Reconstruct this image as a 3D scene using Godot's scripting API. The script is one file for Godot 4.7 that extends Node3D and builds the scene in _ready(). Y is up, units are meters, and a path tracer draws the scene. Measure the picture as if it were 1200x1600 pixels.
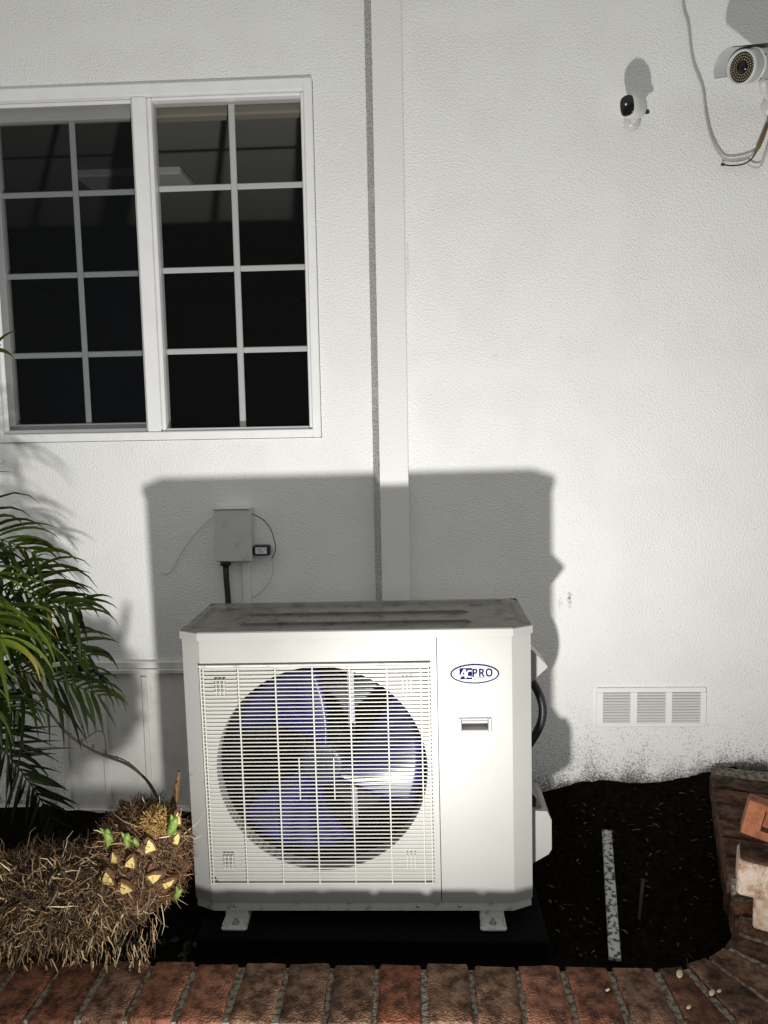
extends Node3D
# Night view of a stuccoed house wall with an outdoor condenser unit, lit by one low work light.
# World: x right, y up, house wall face on z = 0, viewer on +z, metres.

const LAMP := Vector3(-0.033, 0.234, 1.976)
var rng := RandomNumberGenerator.new()
var M := {}
var used := {}

# ------------------------------------------------------------------ mesh builder
class MB:
	var st := SurfaceTool.new()
	func _init(smooth := false):
		st.begin(Mesh.PRIMITIVE_TRIANGLES)
		st.set_smooth_group(0 if smooth else -1)
	func smooth(on: bool):
		st.set_smooth_group(0 if on else -1)
	func tri(a: Vector3, b: Vector3, c: Vector3):      # counter-clockwise seen from outside
		st.add_vertex(a); st.add_vertex(c); st.add_vertex(b)
	func quad(a: Vector3, b: Vector3, c: Vector3, d: Vector3):
		tri(a, b, c); tri(a, c, d)
	func box(lo: Vector3, hi: Vector3, bevel := 0.0, xf := Transform3D()):
		var c := (lo + hi) * 0.5
		var h := (hi - lo) * 0.5
		if bevel <= 0.0:
			for ax in 3:
				for s in [-1.0, 1.0]:
					var q := []
					var u := (ax + 1) % 3
					var v := (ax + 2) % 3
					for k in [[-1, -1], [1, -1], [1, 1], [-1, 1]]:
						var p := Vector3()
						p[ax] = s * h[ax]; p[u] = k[0] * h[u]; p[v] = k[1] * h[v]
						q.append(xf * (c + p))
					if s > 0: quad(q[0], q[1], q[2], q[3])
					else: quad(q[3], q[2], q[1], q[0])
			return
		var b := minf(bevel, minf(h.x, minf(h.y, h.z)) * 0.95)
		var pt := func(sx, sy, sz, ax):
			var p := Vector3(sx * (h.x - b), sy * (h.y - b), sz * (h.z - b))
			p[ax] += [sx, sy, sz][ax] * b
			return xf * (c + p)
		for ax in 3:
			var u := (ax + 1) % 3
			var v := (ax + 2) % 3
			for s in [-1, 1]:
				var q := []
				for k in [[-1, -1], [1, -1], [1, 1], [-1, 1]]:
					var g := [0, 0, 0]
					g[ax] = s; g[u] = k[0]; g[v] = k[1]
					q.append(pt.call(g[0], g[1], g[2], ax))
				if s > 0: quad(q[0], q[1], q[2], q[3])
				else: quad(q[3], q[2], q[1], q[0])
			for su in [-1, 1]:                    # edges that run along ax
				for sv in [-1, 1]:
					var g0 := [0, 0, 0]
					var g1 := [0, 0, 0]
					g0[ax] = -1; g1[ax] = 1
					g0[u] = su; g1[u] = su; g0[v] = sv; g1[v] = sv
					var a0 = pt.call(g0[0], g0[1], g0[2], u)
					var a1 = pt.call(g1[0], g1[1], g1[2], u)
					var b0 = pt.call(g0[0], g0[1], g0[2], v)
					var b1 = pt.call(g1[0], g1[1], g1[2], v)
					if su * sv > 0: quad(a0, b0, b1, a1)
					else: quad(a0, a1, b1, b0)
		for sx in [-1, 1]:
			for sy in [-1, 1]:
				for sz in [-1, 1]:
					var x = pt.call(sx, sy, sz, 0)
					var y = pt.call(sx, sy, sz, 1)
					var z = pt.call(sx, sy, sz, 2)
					if sx * sy * sz > 0: tri(x, y, z)
					else: tri(x, z, y)
	func prism(poly: Array, z0: float, z1: float, xf := Transform3D()):   # poly CCW in xy
		var n := poly.size()
		for i in n:
			var a: Vector2 = poly[i]
			var b: Vector2 = poly[(i + 1) % n]
			quad(xf * Vector3(a.x, a.y, z0), xf * Vector3(b.x, b.y, z0), xf * Vector3(b.x, b.y, z1), xf * Vector3(a.x, a.y, z1))
		var idx := Geometry2D.triangulate_polygon(PackedVector2Array(poly))
		for i in range(0, idx.size(), 3):
			var p: Vector2 = poly[idx[i]]
			var q: Vector2 = poly[idx[i + 1]]
			var r: Vector2 = poly[idx[i + 2]]
			if (q - p).cross(r - p) < 0:
				var t := q
				q = r; r = t
			tri(xf * Vector3(p.x, p.y, z1), xf * Vector3(q.x, q.y, z1), xf * Vector3(r.x, r.y, z1))
			tri(xf * Vector3(p.x, p.y, z0), xf * Vector3(r.x, r.y, z0), xf * Vector3(q.x, q.y, z0))
	func tube(pts: Array, radii, sides := 8, cap := true):
		var rings := []
		var up := Vector3(0.123, 0.91, 0.39).normalized()
		for i in pts.size():
			var t: Vector3 = (pts[mini(i + 1, pts.size() - 1)] - pts[maxi(i - 1, 0)]).normalized()
			if absf(t.dot(up)) > 0.97: up = Vector3(0.9, 0.1, -0.4).normalized()
			var x := up.cross(t).normalized()
			var y := t.cross(x)
			up = y
			var r: float = radii[i] if radii is Array else radii
			var ring := []
			for k in sides:
				var a := TAU * k / sides
				ring.append(pts[i] + (x * cos(a) + y * sin(a)) * r)
			rings.append(ring)
		for i in rings.size() - 1:
			for k in sides:
				var k1 := (k + 1) % sides
				quad(rings[i][k], rings[i][k1], rings[i + 1][k1], rings[i + 1][k])
		if cap:
			for k in range(1, sides - 1):
				tri(rings[0][0], rings[0][k + 1], rings[0][k])
				tri(rings[-1][0], rings[-1][k], rings[-1][k + 1])
	func lathe(prof: Array, seg: int, xf := Transform3D(), arc := TAU, from := 0.0):  # prof: (radius, height) along +z
		for i in prof.size() - 1:
			var p: Vector2 = prof[i]
			var q: Vector2 = prof[i + 1]
			for k in seg:
				var a := from + arc * k / seg
				var b := from + arc * (k + 1) / seg
				var p0 := xf * Vector3(p.x * cos(a), p.x * sin(a), p.y)
				var p1 := xf * Vector3(p.x * cos(b), p.x * sin(b), p.y)
				var q0 := xf * Vector3(q.x * cos(a), q.x * sin(a), q.y)
				var q1 := xf * Vector3(q.x * cos(b), q.x * sin(b), q.y)
				if p.x > 1e-6: tri(p0, p1, q1)
				if q.x > 1e-6: tri(p0, q1, q0)
	func done() -> ArrayMesh:
		st.generate_normals()
		st.index()
		return st.commit()

# ------------------------------------------------------------------ naming and scene tree
func numbered(called: String) -> String:
	var n: int = used.get(called, 0)
	used[called] = n + 1
	return called if n == 0 else "%s_%03d" % [called, n]

func tag(o: Node, label := "", category := "", group := "", kind := ""):
	if label: o.set_meta("label", label)
	if category: o.set_meta("category", category)
	if group: o.set_meta("group", group)
	if kind: o.set_meta("kind", kind)

func thing(called: String, label: String, category: String, at := Vector3.ZERO, group := "") -> Node3D:
	var o := Node3D.new()
	o.name = numbered(called)
	o.position = at
	tag(o, label, category, group)
	add_child(o, true)
	return o

func part(called: String, mesh: Mesh, m: Material, parent: Node, xf := Transform3D()) -> MeshInstance3D:
	var o := MeshInstance3D.new()
	o.mesh = mesh
	o.material_override = m
	o.transform = xf
	if parent == self:
		o.name = numbered(called)
	else:
		var k := 0
		var nm := called
		while parent.has_node(nm):
			k += 1
			nm = "%s_%03d" % [called, k]
		o.name = nm
	parent.add_child(o, true)
	return o

# ------------------------------------------------------------------ materials
func lin(r: float, g: float, b: float) -> Color:
	return Color(r, g, b).linear_to_srgb()

func ntex(sd: int, freq: float, stops: Array, size := 512, oct := 4, kind := FastNoiseLite.TYPE_SIMPLEX_SMOOTH, contrast := true, gain := 0.5) -> NoiseTexture2D:
	var n := FastNoiseLite.new()
	n.seed = sd
	n.noise_type = kind
	n.frequency = freq
	n.fractal_octaves = oct
	n.fractal_gain = gain
	var t := NoiseTexture2D.new()
	t.width = size
	t.height = size
	t.seamless = true
	t.seamless_blend_skirt = 0.15
	t.normalize = contrast
	t.noise = n
	if stops.size():
		var g := Gradient.new()
		var off := PackedFloat32Array()
		var col := PackedColorArray()
		for s in stops:
			off.append(s[0])
			var c: Color = s[1]
			col.append(c.linear_to_srgb())
		g.offsets = off
		g.colors = col
		t.color_ramp = g
	return t

func mat(called: String, c: Color, rough := 0.6, metal := 0.0) -> StandardMaterial3D:
	var m := StandardMaterial3D.new()
	m.resource_name = called
	m.albedo_color = c.linear_to_srgb()
	m.roughness = rough
	m.metallic = metal
	M[called] = m
	return m

func tri_tex(m: StandardMaterial3D, tex: Texture2D, scale: float, world := true):
	m.uv1_triplanar = true
	m.uv1_world_triplanar = world
	m.uv1_scale = Vector3.ONE * scale
	m.uv1_triplanar_sharpness = 4.0
	if tex: m.albedo_texture = tex

func bump(m: StandardMaterial3D, tex: Texture2D, cm: float):
	m.heightmap_enabled = true
	m.heightmap_texture = tex
	m.heightmap_scale = cm

func soil_height(x: float, z: float) -> float:
	var right := smoothstep(0.25, 0.62, x)
	var back := clampf(1.0 - z / 1.0, 0.0, 1.0)
	var h := lerpf(0.03 + 0.045 * pow(back, 4.0), 0.075 + 0.105 * pow(back, 1.3), right)
	h += 0.06 * smoothstep(0.9, 1.15, x) * back
	return h

func dirt_image() -> ImageTexture:
	# splashes and specks on the stucco: x -2..2, y -0.2..3.2
	var w := 2048
	var hgt := 1741
	var im := Image.create(w, hgt, false, Image.FORMAT_RGBA8)
	im.fill(Color(0.2, 0.17, 0.13, 0.0))
	var put := func(x: float, y: float, r: float, a: float, c: Color):
		var px := (x + 2.0) / 4.0 * w
		var py := (3.2 - y) / 3.4 * hgt
		var n := int(ceil(r)) + 1
		for j in range(-n, n + 1):
			for i in range(-n, n + 1):
				var xx := int(px) + i
				var yy := int(py) + j
				if xx < 0 or yy < 0 or xx >= w or yy >= hgt: continue
				var d := Vector2(xx + 0.5 - px, yy + 0.5 - py).length()
				var k := clampf(r + 0.5 - d, 0.0, 1.0) * a
				if k <= 0.0: continue
				var o := im.get_pixel(xx, yy)
				im.set_pixel(xx, yy, Color(c.r, c.g, c.b, clampf(o.a + k * (1.0 - o.a), 0.0, 0.95)))
	var fn := FastNoiseLite.new()
	fn.seed = 5
	fn.frequency = 6.0
	for i in 34000:                                   # splash zone above the soil, right of the unit
		var x := rng.randf_range(0.30, 1.30)
		var base := soil_height(x, 0.0) - 0.025
		var up := -log(maxf(rng.randf(), 1e-4)) * 0.042
		up *= 1.0 + 0.7 * fn.get_noise_2d(x, 0.0)
		if x > 1.0: up *= 0.6
		var patch := fn.get_noise_2d(x * 1.5, base + up) 
		if rng.randf() > 0.62 + patch + 0.5 * exp(-up / 0.03): continue
		put.call(x, base + up, rng.randf_range(0.3, 1.3), rng.randf_range(0.15, 0.6), Color(0.16, 0.14, 0.11).lerp(Color(0.3, 0.27, 0.22), rng.randf()))
	for i in 3000:                                    # wider, thinner spray
		var x := rng.randf_range(0.28, 1.25)
		var up := -log(maxf(rng.randf(), 1e-4)) * 0.16
		if rng.randf() > 0.62 + fn.get_noise_2d(x * 2.0, up * 2.0): continue
		put.call(x, 0.17 + up, rng.randf_range(0.2, 0.8), rng.randf_range(0.2, 0.7), Color(0.2, 0.17, 0.13))
	for i in 9000:                                    # left, below the ledge
		var x := rng.randf_range(-1.7, -1.02)
		var up := -log(maxf(rng.randf(), 1e-4)) * 0.06
		if rng.randf() > 0.5 + fn.get_noise_2d(x * 1.5, up) - maxf(0.0, (x + 1.25) * 2.0): continue
		put.call(x, 0.085 + up, rng.randf_range(0.3, 1.3), rng.randf_range(0.2, 0.7), Color(0.2, 0.18, 0.14))
	for i in 420:                                     # lone specks all over
		put.call(rng.randf_range(-1.9, 1.6), rng.randf_range(0.3, 3.1), rng.randf_range(0.2, 0.9), rng.randf_range(0.15, 0.55), Color(0.25, 0.22, 0.18))
	for i in 90:                                      # the scuff marks the photo shows
		put.call(0.546 + rng.randfn(0, 0.004), 0.869 + rng.randfn(0, 0.014), rng.randf_range(0.3, 1.0), 0.5, Color(0.25, 0.17, 0.09))
	for i in 60:
		put.call(0.512 + rng.randfn(0, 0.005), 0.852 + rng.randfn(0, 0.012), rng.randf_range(0.2, 0.7), 0.35, Color(0.3, 0.22, 0.14))
	for i in 40:
		put.call(0.285 + rng.randfn(0, 0.01), 1.737 + rng.randfn(0, 0.006), rng.randf_range(0.2, 0.7), 0.3, Color(0.4, 0.38, 0.33))
	for k in 9:                                       # faint trowel smears
		var x0 := rng.randf_range(-1.5, 1.2)
		var y0 := rng.randf_range(2.72, 2.95)
		var sl := rng.randf_range(-0.3, 0.3)
		for i in 60:
			var t := i / 60.0
			put.call(x0 + t * 0.09, y0 + sl * t * 0.09 + rng.randfn(0, 0.001), rng.randf_range(0.2, 0.8), 0.10, Color(0.4, 0.38, 0.34))
	for i in 160:                                     # drip at the right edge of the trim
		put.call(-0.020 + rng.randfn(0, 0.002), 2.07 + rng.randfn(0, 0.05), rng.randf_range(0.2, 0.6), 0.3, Color(0.2, 0.18, 0.15))
	return ImageTexture.create_from_image(im)

func grime_image() -> ImageTexture:
	# sparse specks and faint water runs on the painted cabinet
	var im := Image.create(1024, 1024, false, Image.FORMAT_RGBA8)
	im.fill(Color(0.30, 0.25, 0.18, 0.0))
	for k in 240:
		var x := rng.randi() % 1024
		var y := rng.randi() % 1024
		var a := rng.randf_range(0.12, 0.55)
		for i in 1 + rng.randi() % 3:
			for j in 1 + rng.randi() % 2:
				im.set_pixel((x + i) % 1024, (y + j) % 1024, Color(0.30, 0.25, 0.18, a))
	for k in 26:
		var x := rng.randi() % 1024
		var y := rng.randi() % 1024
		var l := rng.randi_range(40, 240)
		for j in l:
			var a := 0.07 * (1.0 - j / float(l))
			var xx := (x + int(2.0 * sin(j * 0.03 + k))) % 1024
			im.set_pixel(xx, (y + j) % 1024, Color(0.34, 0.30, 0.22, a))
			im.set_pixel((xx + 1) % 1024, (y + j) % 1024, Color(0.34, 0.30, 0.22, a * 0.6))
	return ImageTexture.create_from_image(im)

func make_materials():
	var stucco_h := ntex(11, 0.13, [], 1024, 4)
	var m := mat("stucco", Color(0.86, 0.858, 0.840), 0.85)
	tri_tex(m, ntex(12, 0.007, [[0.0, Color(0.965, 0.962, 0.955)], [0.35, Color(0.975, 0.972, 0.966)], [0.6, Color(0.995, 0.994, 0.992)], [1.0, Color(1, 1, 1)]], 512, 3), 0.85)
	bump(m, stucco_h, 0.28)
	m.detail_enabled = true
	m.detail_blend_mode = BaseMaterial3D.BLEND_MODE_MIX
	m.detail_uv_layer = BaseMaterial3D.DETAIL_UV_2
	m.detail_albedo = dirt_image()
	m = mat("stucco_trim", Color(0.82, 0.815, 0.79), 0.85)
	tri_tex(m, null, 1.1)
	bump(m, stucco_h, 0.24)
	m = mat("stucco_rough", Color(0.80, 0.795, 0.77), 0.9)
	tri_tex(m, ntex(13, 0.16, [[0.0, Color(0.2, 0.195, 0.19)], [0.38, Color(0.5, 0.49, 0.48)], [0.48, Color(1, 1, 1)], [1.0, Color(1, 1, 1)]], 512, 2), 1.5)
	bump(m, stucco_h, 0.9)
	m = mat("painted_board", Color(0.78, 0.77, 0.73), 0.6)
	tri_tex(m, ntex(15, 0.02, [[0.0, Color(0.8, 0.79, 0.76)], [0.5, Color(0.97, 0.97, 0.96)], [1.0, Color(1, 1, 1)]], 256, 4), 1.6)
	bump(m, ntex(16, 0.08, [], 256, 3), 0.05)
	mat("vinyl", Color(0.88, 0.88, 0.875), 0.4)
	tri_tex(M.vinyl, ntex(17, 0.02, [[0.0, Color(0.94, 0.94, 0.93)], [0.6, Color(1, 1, 1)]], 256, 4), 1.5)
	mat("muntin", Color(0.86, 0.89, 0.87), 0.45)
	mat("muntin_screened", Color(0.62, 0.66, 0.67), 0.5)
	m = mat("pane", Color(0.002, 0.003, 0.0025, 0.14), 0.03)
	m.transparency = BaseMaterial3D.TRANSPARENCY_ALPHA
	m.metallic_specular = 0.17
	m = mat("screen_mesh", Color(0.010, 0.011, 0.013, 0.42), 0.9)
	m.transparency = BaseMaterial3D.TRANSPARENCY_ALPHA
	m.metallic_specular = 0.1
	mat("vent_paint", Color(0.86, 0.855, 0.84), 0.55)
	mat("vent_dark", Color(0.06, 0.058, 0.05), 0.9)
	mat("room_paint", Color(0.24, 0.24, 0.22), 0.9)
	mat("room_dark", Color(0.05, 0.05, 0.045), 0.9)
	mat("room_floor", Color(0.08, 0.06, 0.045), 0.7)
	mat("blind", Color(0.34, 0.315, 0.25), 0.7)
	# condenser unit
	m = mat("cabinet", Color(0.338, 0.334, 0.318), 0.42)
	tri_tex(m, ntex(21, 0.012, [[0.0, Color(0.93, 0.925, 0.91)], [0.45, Color(0.985, 0.985, 0.98)], [1.0, Color(1, 1, 1)]], 256, 4), 1.2)
	bump(m, ntex(22, 0.2, [], 256, 2), 0.006)
	m.detail_enabled = true
	m.detail_blend_mode = BaseMaterial3D.BLEND_MODE_MIX
	m.detail_uv_layer = BaseMaterial3D.DETAIL_UV_2
	m.detail_albedo = grime_image()
	m.uv2_triplanar = true
	m.uv2_world_triplanar = true
	m.uv2_scale = Vector3.ONE * 0.9
	m.uv2_offset = Vector3(0.21, 0.37, 0.1)
	m = mat("grille_paint", Color(0.44, 0.432, 0.385), 0.45)
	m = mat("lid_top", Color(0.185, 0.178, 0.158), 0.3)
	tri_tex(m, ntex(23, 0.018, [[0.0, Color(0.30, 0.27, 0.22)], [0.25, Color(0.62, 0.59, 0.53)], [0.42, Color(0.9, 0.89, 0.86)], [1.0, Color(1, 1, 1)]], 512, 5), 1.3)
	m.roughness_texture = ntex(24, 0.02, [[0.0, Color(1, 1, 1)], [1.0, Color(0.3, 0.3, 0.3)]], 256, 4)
	m = mat("base_steel", Color(0.58, 0.58, 0.56), 0.5)
	tri_tex(m, ntex(25, 0.03, [[0.0, Color(0.35, 0.33, 0.3)], [0.35, Color(0.9, 0.9, 0.88)], [1.0, Color(1, 1, 1)]], 256, 4), 2.5)
	mat("fan_blade", Color(0.009, 0.008, 0.080), 0.33).metallic_specular = 0.5
	mat("fan_hub", Color(0.02, 0.02, 0.05), 0.3)
	mat("cavity", Color(0.03, 0.03, 0.032), 0.6)
	mat("coil_fin", Color(0.06, 0.06, 0.07), 0.3, 0.7)
	mat("galvanised", Color(0.30, 0.31, 0.36), 0.5, 0.5)
	mat("bright_steel", Color(0.5, 0.5, 0.5), 0.3, 0.9)
	mat("logo_white", Color(0.56, 0.56, 0.57), 0.6).metallic_specular = 0.1
	mat("logo_navy", Color(0.008, 0.012, 0.10), 0.7).metallic_specular = 0.08
	mat("logo_ring", Color(0.010, 0.010, 0.060), 0.7).metallic_specular = 0.08
	mat("logo_grey", Color(0.16, 0.16, 0.16), 0.7)
	mat("black_plastic", Color(0.012, 0.012, 0.013), 0.4)
	mat("rubber", Color(0.012, 0.012, 0.012), 0.55)
	mat("hose_grey", Color(0.02, 0.022, 0.028), 0.4)
	m = mat("pad_plastic", Color(0.0025, 0.0025, 0.0025), 0.8)
	m.metallic_specular = 0.2
	bump(m, ntex(27, 0.05, [], 256, 4), 0.1)
	tri_tex(m, null, 2.0)
	m = mat("box_grey", Color(0.60, 0.605, 0.59), 0.4)
	tri_tex(m, ntex(28, 0.02, [[0.0, Color(0.7, 0.68, 0.64)], [0.3, Color(0.97, 0.97, 0.96)], [1.0, Color(1, 1, 1)]], 256, 4), 2.0)
	mat("label_white", Color(0.75, 0.75, 0.78), 0.5)
	mat("ink", Color(0.03, 0.03, 0.035), 0.6)
	mat("wire_dark", Color(0.03, 0.03, 0.03), 0.5)
	mat("wire_white", Color(0.45, 0.44, 0.42), 0.6)
	mat("cable_grey", Color(0.42, 0.42, 0.41), 0.6)
	mat("cable_tape", Color(0.16, 0.11, 0.04), 0.6)
	mat("camera_white", Color(0.62, 0.62, 0.585), 0.35)
	mat("camera_grey", Color(0.46, 0.47, 0.48), 0.35)
	mat("camera_black", Color(0.006, 0.006, 0.006), 0.12)
	mat("led_cream", Color(0.26, 0.21, 0.13), 0.3)
	# earth, brick, plants
	m = mat("soil", Color(0.0095, 0.0072, 0.0050), 0.95)
	tri_tex(m, ntex(31, 0.03, [[0.0, Color(0.25, 0.22, 0.2)], [0.55, Color(0.7, 0.65, 0.6)], [0.9, Color(1, 1, 1)]], 512, 5), 2.0)
	bump(m, ntex(32, 0.04, [], 512, 5), 1.6)
	m.metallic_specular = 0.12
	m = mat("patio", Color(0.30, 0.29, 0.265), 0.9)
	tri_tex(m, ntex(33, 0.02, [[0.0, Color(0.6, 0.6, 0.6)], [1.0, Color(1, 1, 1)]], 512, 5), 0.7)
	m = mat("mortar", Color(0.24, 0.215, 0.165), 0.95)
	tri_tex(m, ntex(34, 0.03, [[0.0, Color(0.12, 0.1, 0.08)], [0.4, Color(0.5, 0.45, 0.4)], [0.6, Color(1, 1, 1)]], 512, 5), 3.0)
	bump(m, ntex(35, 0.12, [], 256, 3), 0.8)
	var brick_bump := ntex(36, 0.14, [], 512, 5)
	var tones := [Color(0.230, 0.086, 0.046), Color(0.205, 0.084, 0.048), Color(0.245, 0.108, 0.064), Color(0.170, 0.098, 0.062), Color(0.215, 0.122, 0.078)]
	for i in tones.size():
		m = mat("brick%d" % i, tones[i], 0.8)
		tri_tex(m, ntex(40 + i, 0.009, [[0.0, Color(0.05, 0.04, 0.033)], [0.30, Color(0.26, 0.22, 0.19)], [0.50, Color(0.60, 0.55, 0.50)], [0.72, Color(0.95, 0.93, 0.90)], [1.0, Color(1.0, 1.0, 1.0)]], 1024, 8, FastNoiseLite.TYPE_SIMPLEX_SMOOTH, true, 0.72), 1.9)
		m.uv1_offset = Vector3(0.13 * i, 0.37 * i, 0.71 * i)
		bump(m, brick_bump, 0.38)
		m.metallic_specular = 0.35
	for i in 2:
		m = mat("dark_brick%d" % i, [Color(0.125, 0.060, 0.036), Color(0.105, 0.062, 0.042)][i], 0.85)  # darker tones for the return wall, curved coping and loose brick caps
		tri_tex(m, M["brick%d" % i].albedo_texture, 1.7)
		m.uv1_offset = Vector3(0.51, 0.23 * i, 0.4)
		bump(m, brick_bump, 0.38)
		m.metallic_specular = 0.3
	m = mat("brick_orange", Color(0.30, 0.105, 0.048), 0.85)
	tri_tex(m, ntex(47, 0.03, [[0.0, Color(0.5, 0.42, 0.36)], [0.5, Color(0.95, 0.93, 0.9)], [1.0, Color(1, 1, 1)]], 256, 5), 3.0)
	bump(m, brick_bump, 0.4)
	m = mat("brick_white", Color(0.46, 0.38, 0.31), 0.9)
	tri_tex(m, ntex(48, 0.022, [[0.0, Color(0.30, 0.19, 0.13)], [0.30, Color(0.66, 0.50, 0.40)], [0.55, Color(0.95, 0.92, 0.9)], [1.0, Color(1, 1, 1)]], 512, 6), 1.8)
	bump(m, brick_bump, 0.5)
	m = mat("chipped_paint", Color(0.50, 0.50, 0.50), 0.7)
	tri_tex(m, ntex(49, 0.03, [[0.0, Color(0.03, 0.028, 0.025)], [0.36, Color(0.08, 0.075, 0.07)], [0.46, Color(0.75, 0.75, 0.76)], [1.0, Color(1, 1, 1)]], 512, 6), 3.2)
	m = mat("leaf", Color(0.055, 0.125, 0.018), 0.5)
	m.metallic_specular = 0.28
	m.vertex_color_use_as_albedo = true
	m.albedo_color = Color(1, 1, 1)
	m.backlight_enabled = true
	m.backlight = lin(0.12, 0.2, 0.05)
	m = mat("plant_fibre", Color(1, 1, 1), 0.85)
	m.vertex_color_use_as_albedo = true
	m.albedo_color = Color(1, 1, 1)
	m = mat("stump_core", Color(0.035, 0.022, 0.012), 0.95)
	m = mat("cut_yellow", Color(0.52, 0.40, 0.15), 0.75)
	tri_tex(m, ntex(52, 0.05, [[0.0, Color(0.4, 0.3, 0.2)], [0.45, Color(0.9, 0.88, 0.8)], [1.0, Color(1, 1, 1)]], 256, 4), 9.0)
	m = mat("stalk_green", Color(0.15, 0.23, 0.045), 0.6)
	tri_tex(m, ntex(53, 0.04, [[0.0, Color(0.45, 0.35, 0.15)], [0.45, Color(0.95, 0.95, 0.9)], [1.0, Color(1, 1, 1)]], 256, 4), 9.0)
	m = mat("boot_brown", Color(0.16, 0.085, 0.035), 0.85)
	tri_tex(m, ntex(51, 0.05, [[0.0, Color(0.3, 0.25, 0.2)], [1.0, Color(1, 1, 1)]], 256, 4), 6.0)
	mat("boot_dark", Color(0.016, 0.009, 0.005), 0.9)
	mat("twig", Color(0.04, 0.026, 0.016), 0.9)
	mat("dry_leaf", Color(0.36, 0.32, 0.20), 0.8)
	m = mat("lamp_lens", Color(0.9, 0.9, 0.85), 0.3)
	m.emission_enabled = true
	m.emission = Color(1, 0.97, 0.9)
	m.emission_energy_multiplier = 2.0

# ------------------------------------------------------------------ main
func _ready():
	rng.seed = 20240611
	# camera
	var cam := Camera3D.new()
	cam.name = "camera"
	cam.fov = rad_to_deg(2.0 * atan(800.0 / 1200.0))
	cam.near = 0.05
	cam.far = 200.0
	cam.position = Vector3(0, 1.48, 2.75)
	var yaw := deg_to_rad(2.4779)
	var pitch := deg_to_rad(-5.9736)
	var roll := deg_to_rad(-1.0603)
	cam.basis = Basis(Vector3.UP, yaw) * Basis(Vector3.RIGHT, pitch) * Basis(Vector3.BACK, roll)
	add_child(cam)
	cam.current = true
	# sky: dim overcast night
	var env := Environment.new()
	env.background_mode = Environment.BG_SKY
	var sky := Sky.new()
	var sm := ProceduralSkyMaterial.new()
	sm.sky_top_color = lin(0.48, 0.48, 0.475)
	sm.sky_horizon_color = lin(0.48, 0.48, 0.475)
	sm.ground_horizon_color = lin(0.05, 0.048, 0.045)
	sm.ground_bottom_color = lin(0.03, 0.03, 0.03)
	sm.sun_angle_max = 1.0
	sky.sky_material = sm
	env.sky = sky
	env.background_energy_multiplier = 1.0
	env.ambient_light_source = Environment.AMBIENT_SOURCE_SKY
	env.tonemap_mode = Environment.TONE_MAPPER_LINEAR
	env.tonemap_exposure = 1.0
	env.sdfgi_enabled = true
	env.ssao_enabled = true
	env.ssil_enabled = true
	var we := WorldEnvironment.new()
	we.name = "environment"
	we.environment = env
	add_child(we)
	# the low work light whose upward shadows fall across the wall
	var spot := SpotLight3D.new()
	spot.name = "work_light_beam"
	spot.position = LAMP
	spot.light_color = Color(1.0, 0.994, 0.975)
	spot.light_energy = 5.35
	spot.light_size = 0.03
	spot.spot_angle = 89.0
	spot.spot_angle_attenuation = 1.0
	spot.spot_range = 30.0
	spot.spot_attenuation = 2.0
	spot.shadow_enabled = true
	var aim := Vector3(0.0, sin(deg_to_rad(60.0)), -cos(deg_to_rad(60.0))).normalized()
	spot.basis = Basis.looking_at(aim, Vector3(0, 0, 1))
	add_child(spot)

	make_materials()
	build_ground()
	build_house()
	build_planter()
	build_condenser()
	build_wall_gear()
	build_cameras()
	build_plants()
	build_loose_things()
	build_work_light(aim)

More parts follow.
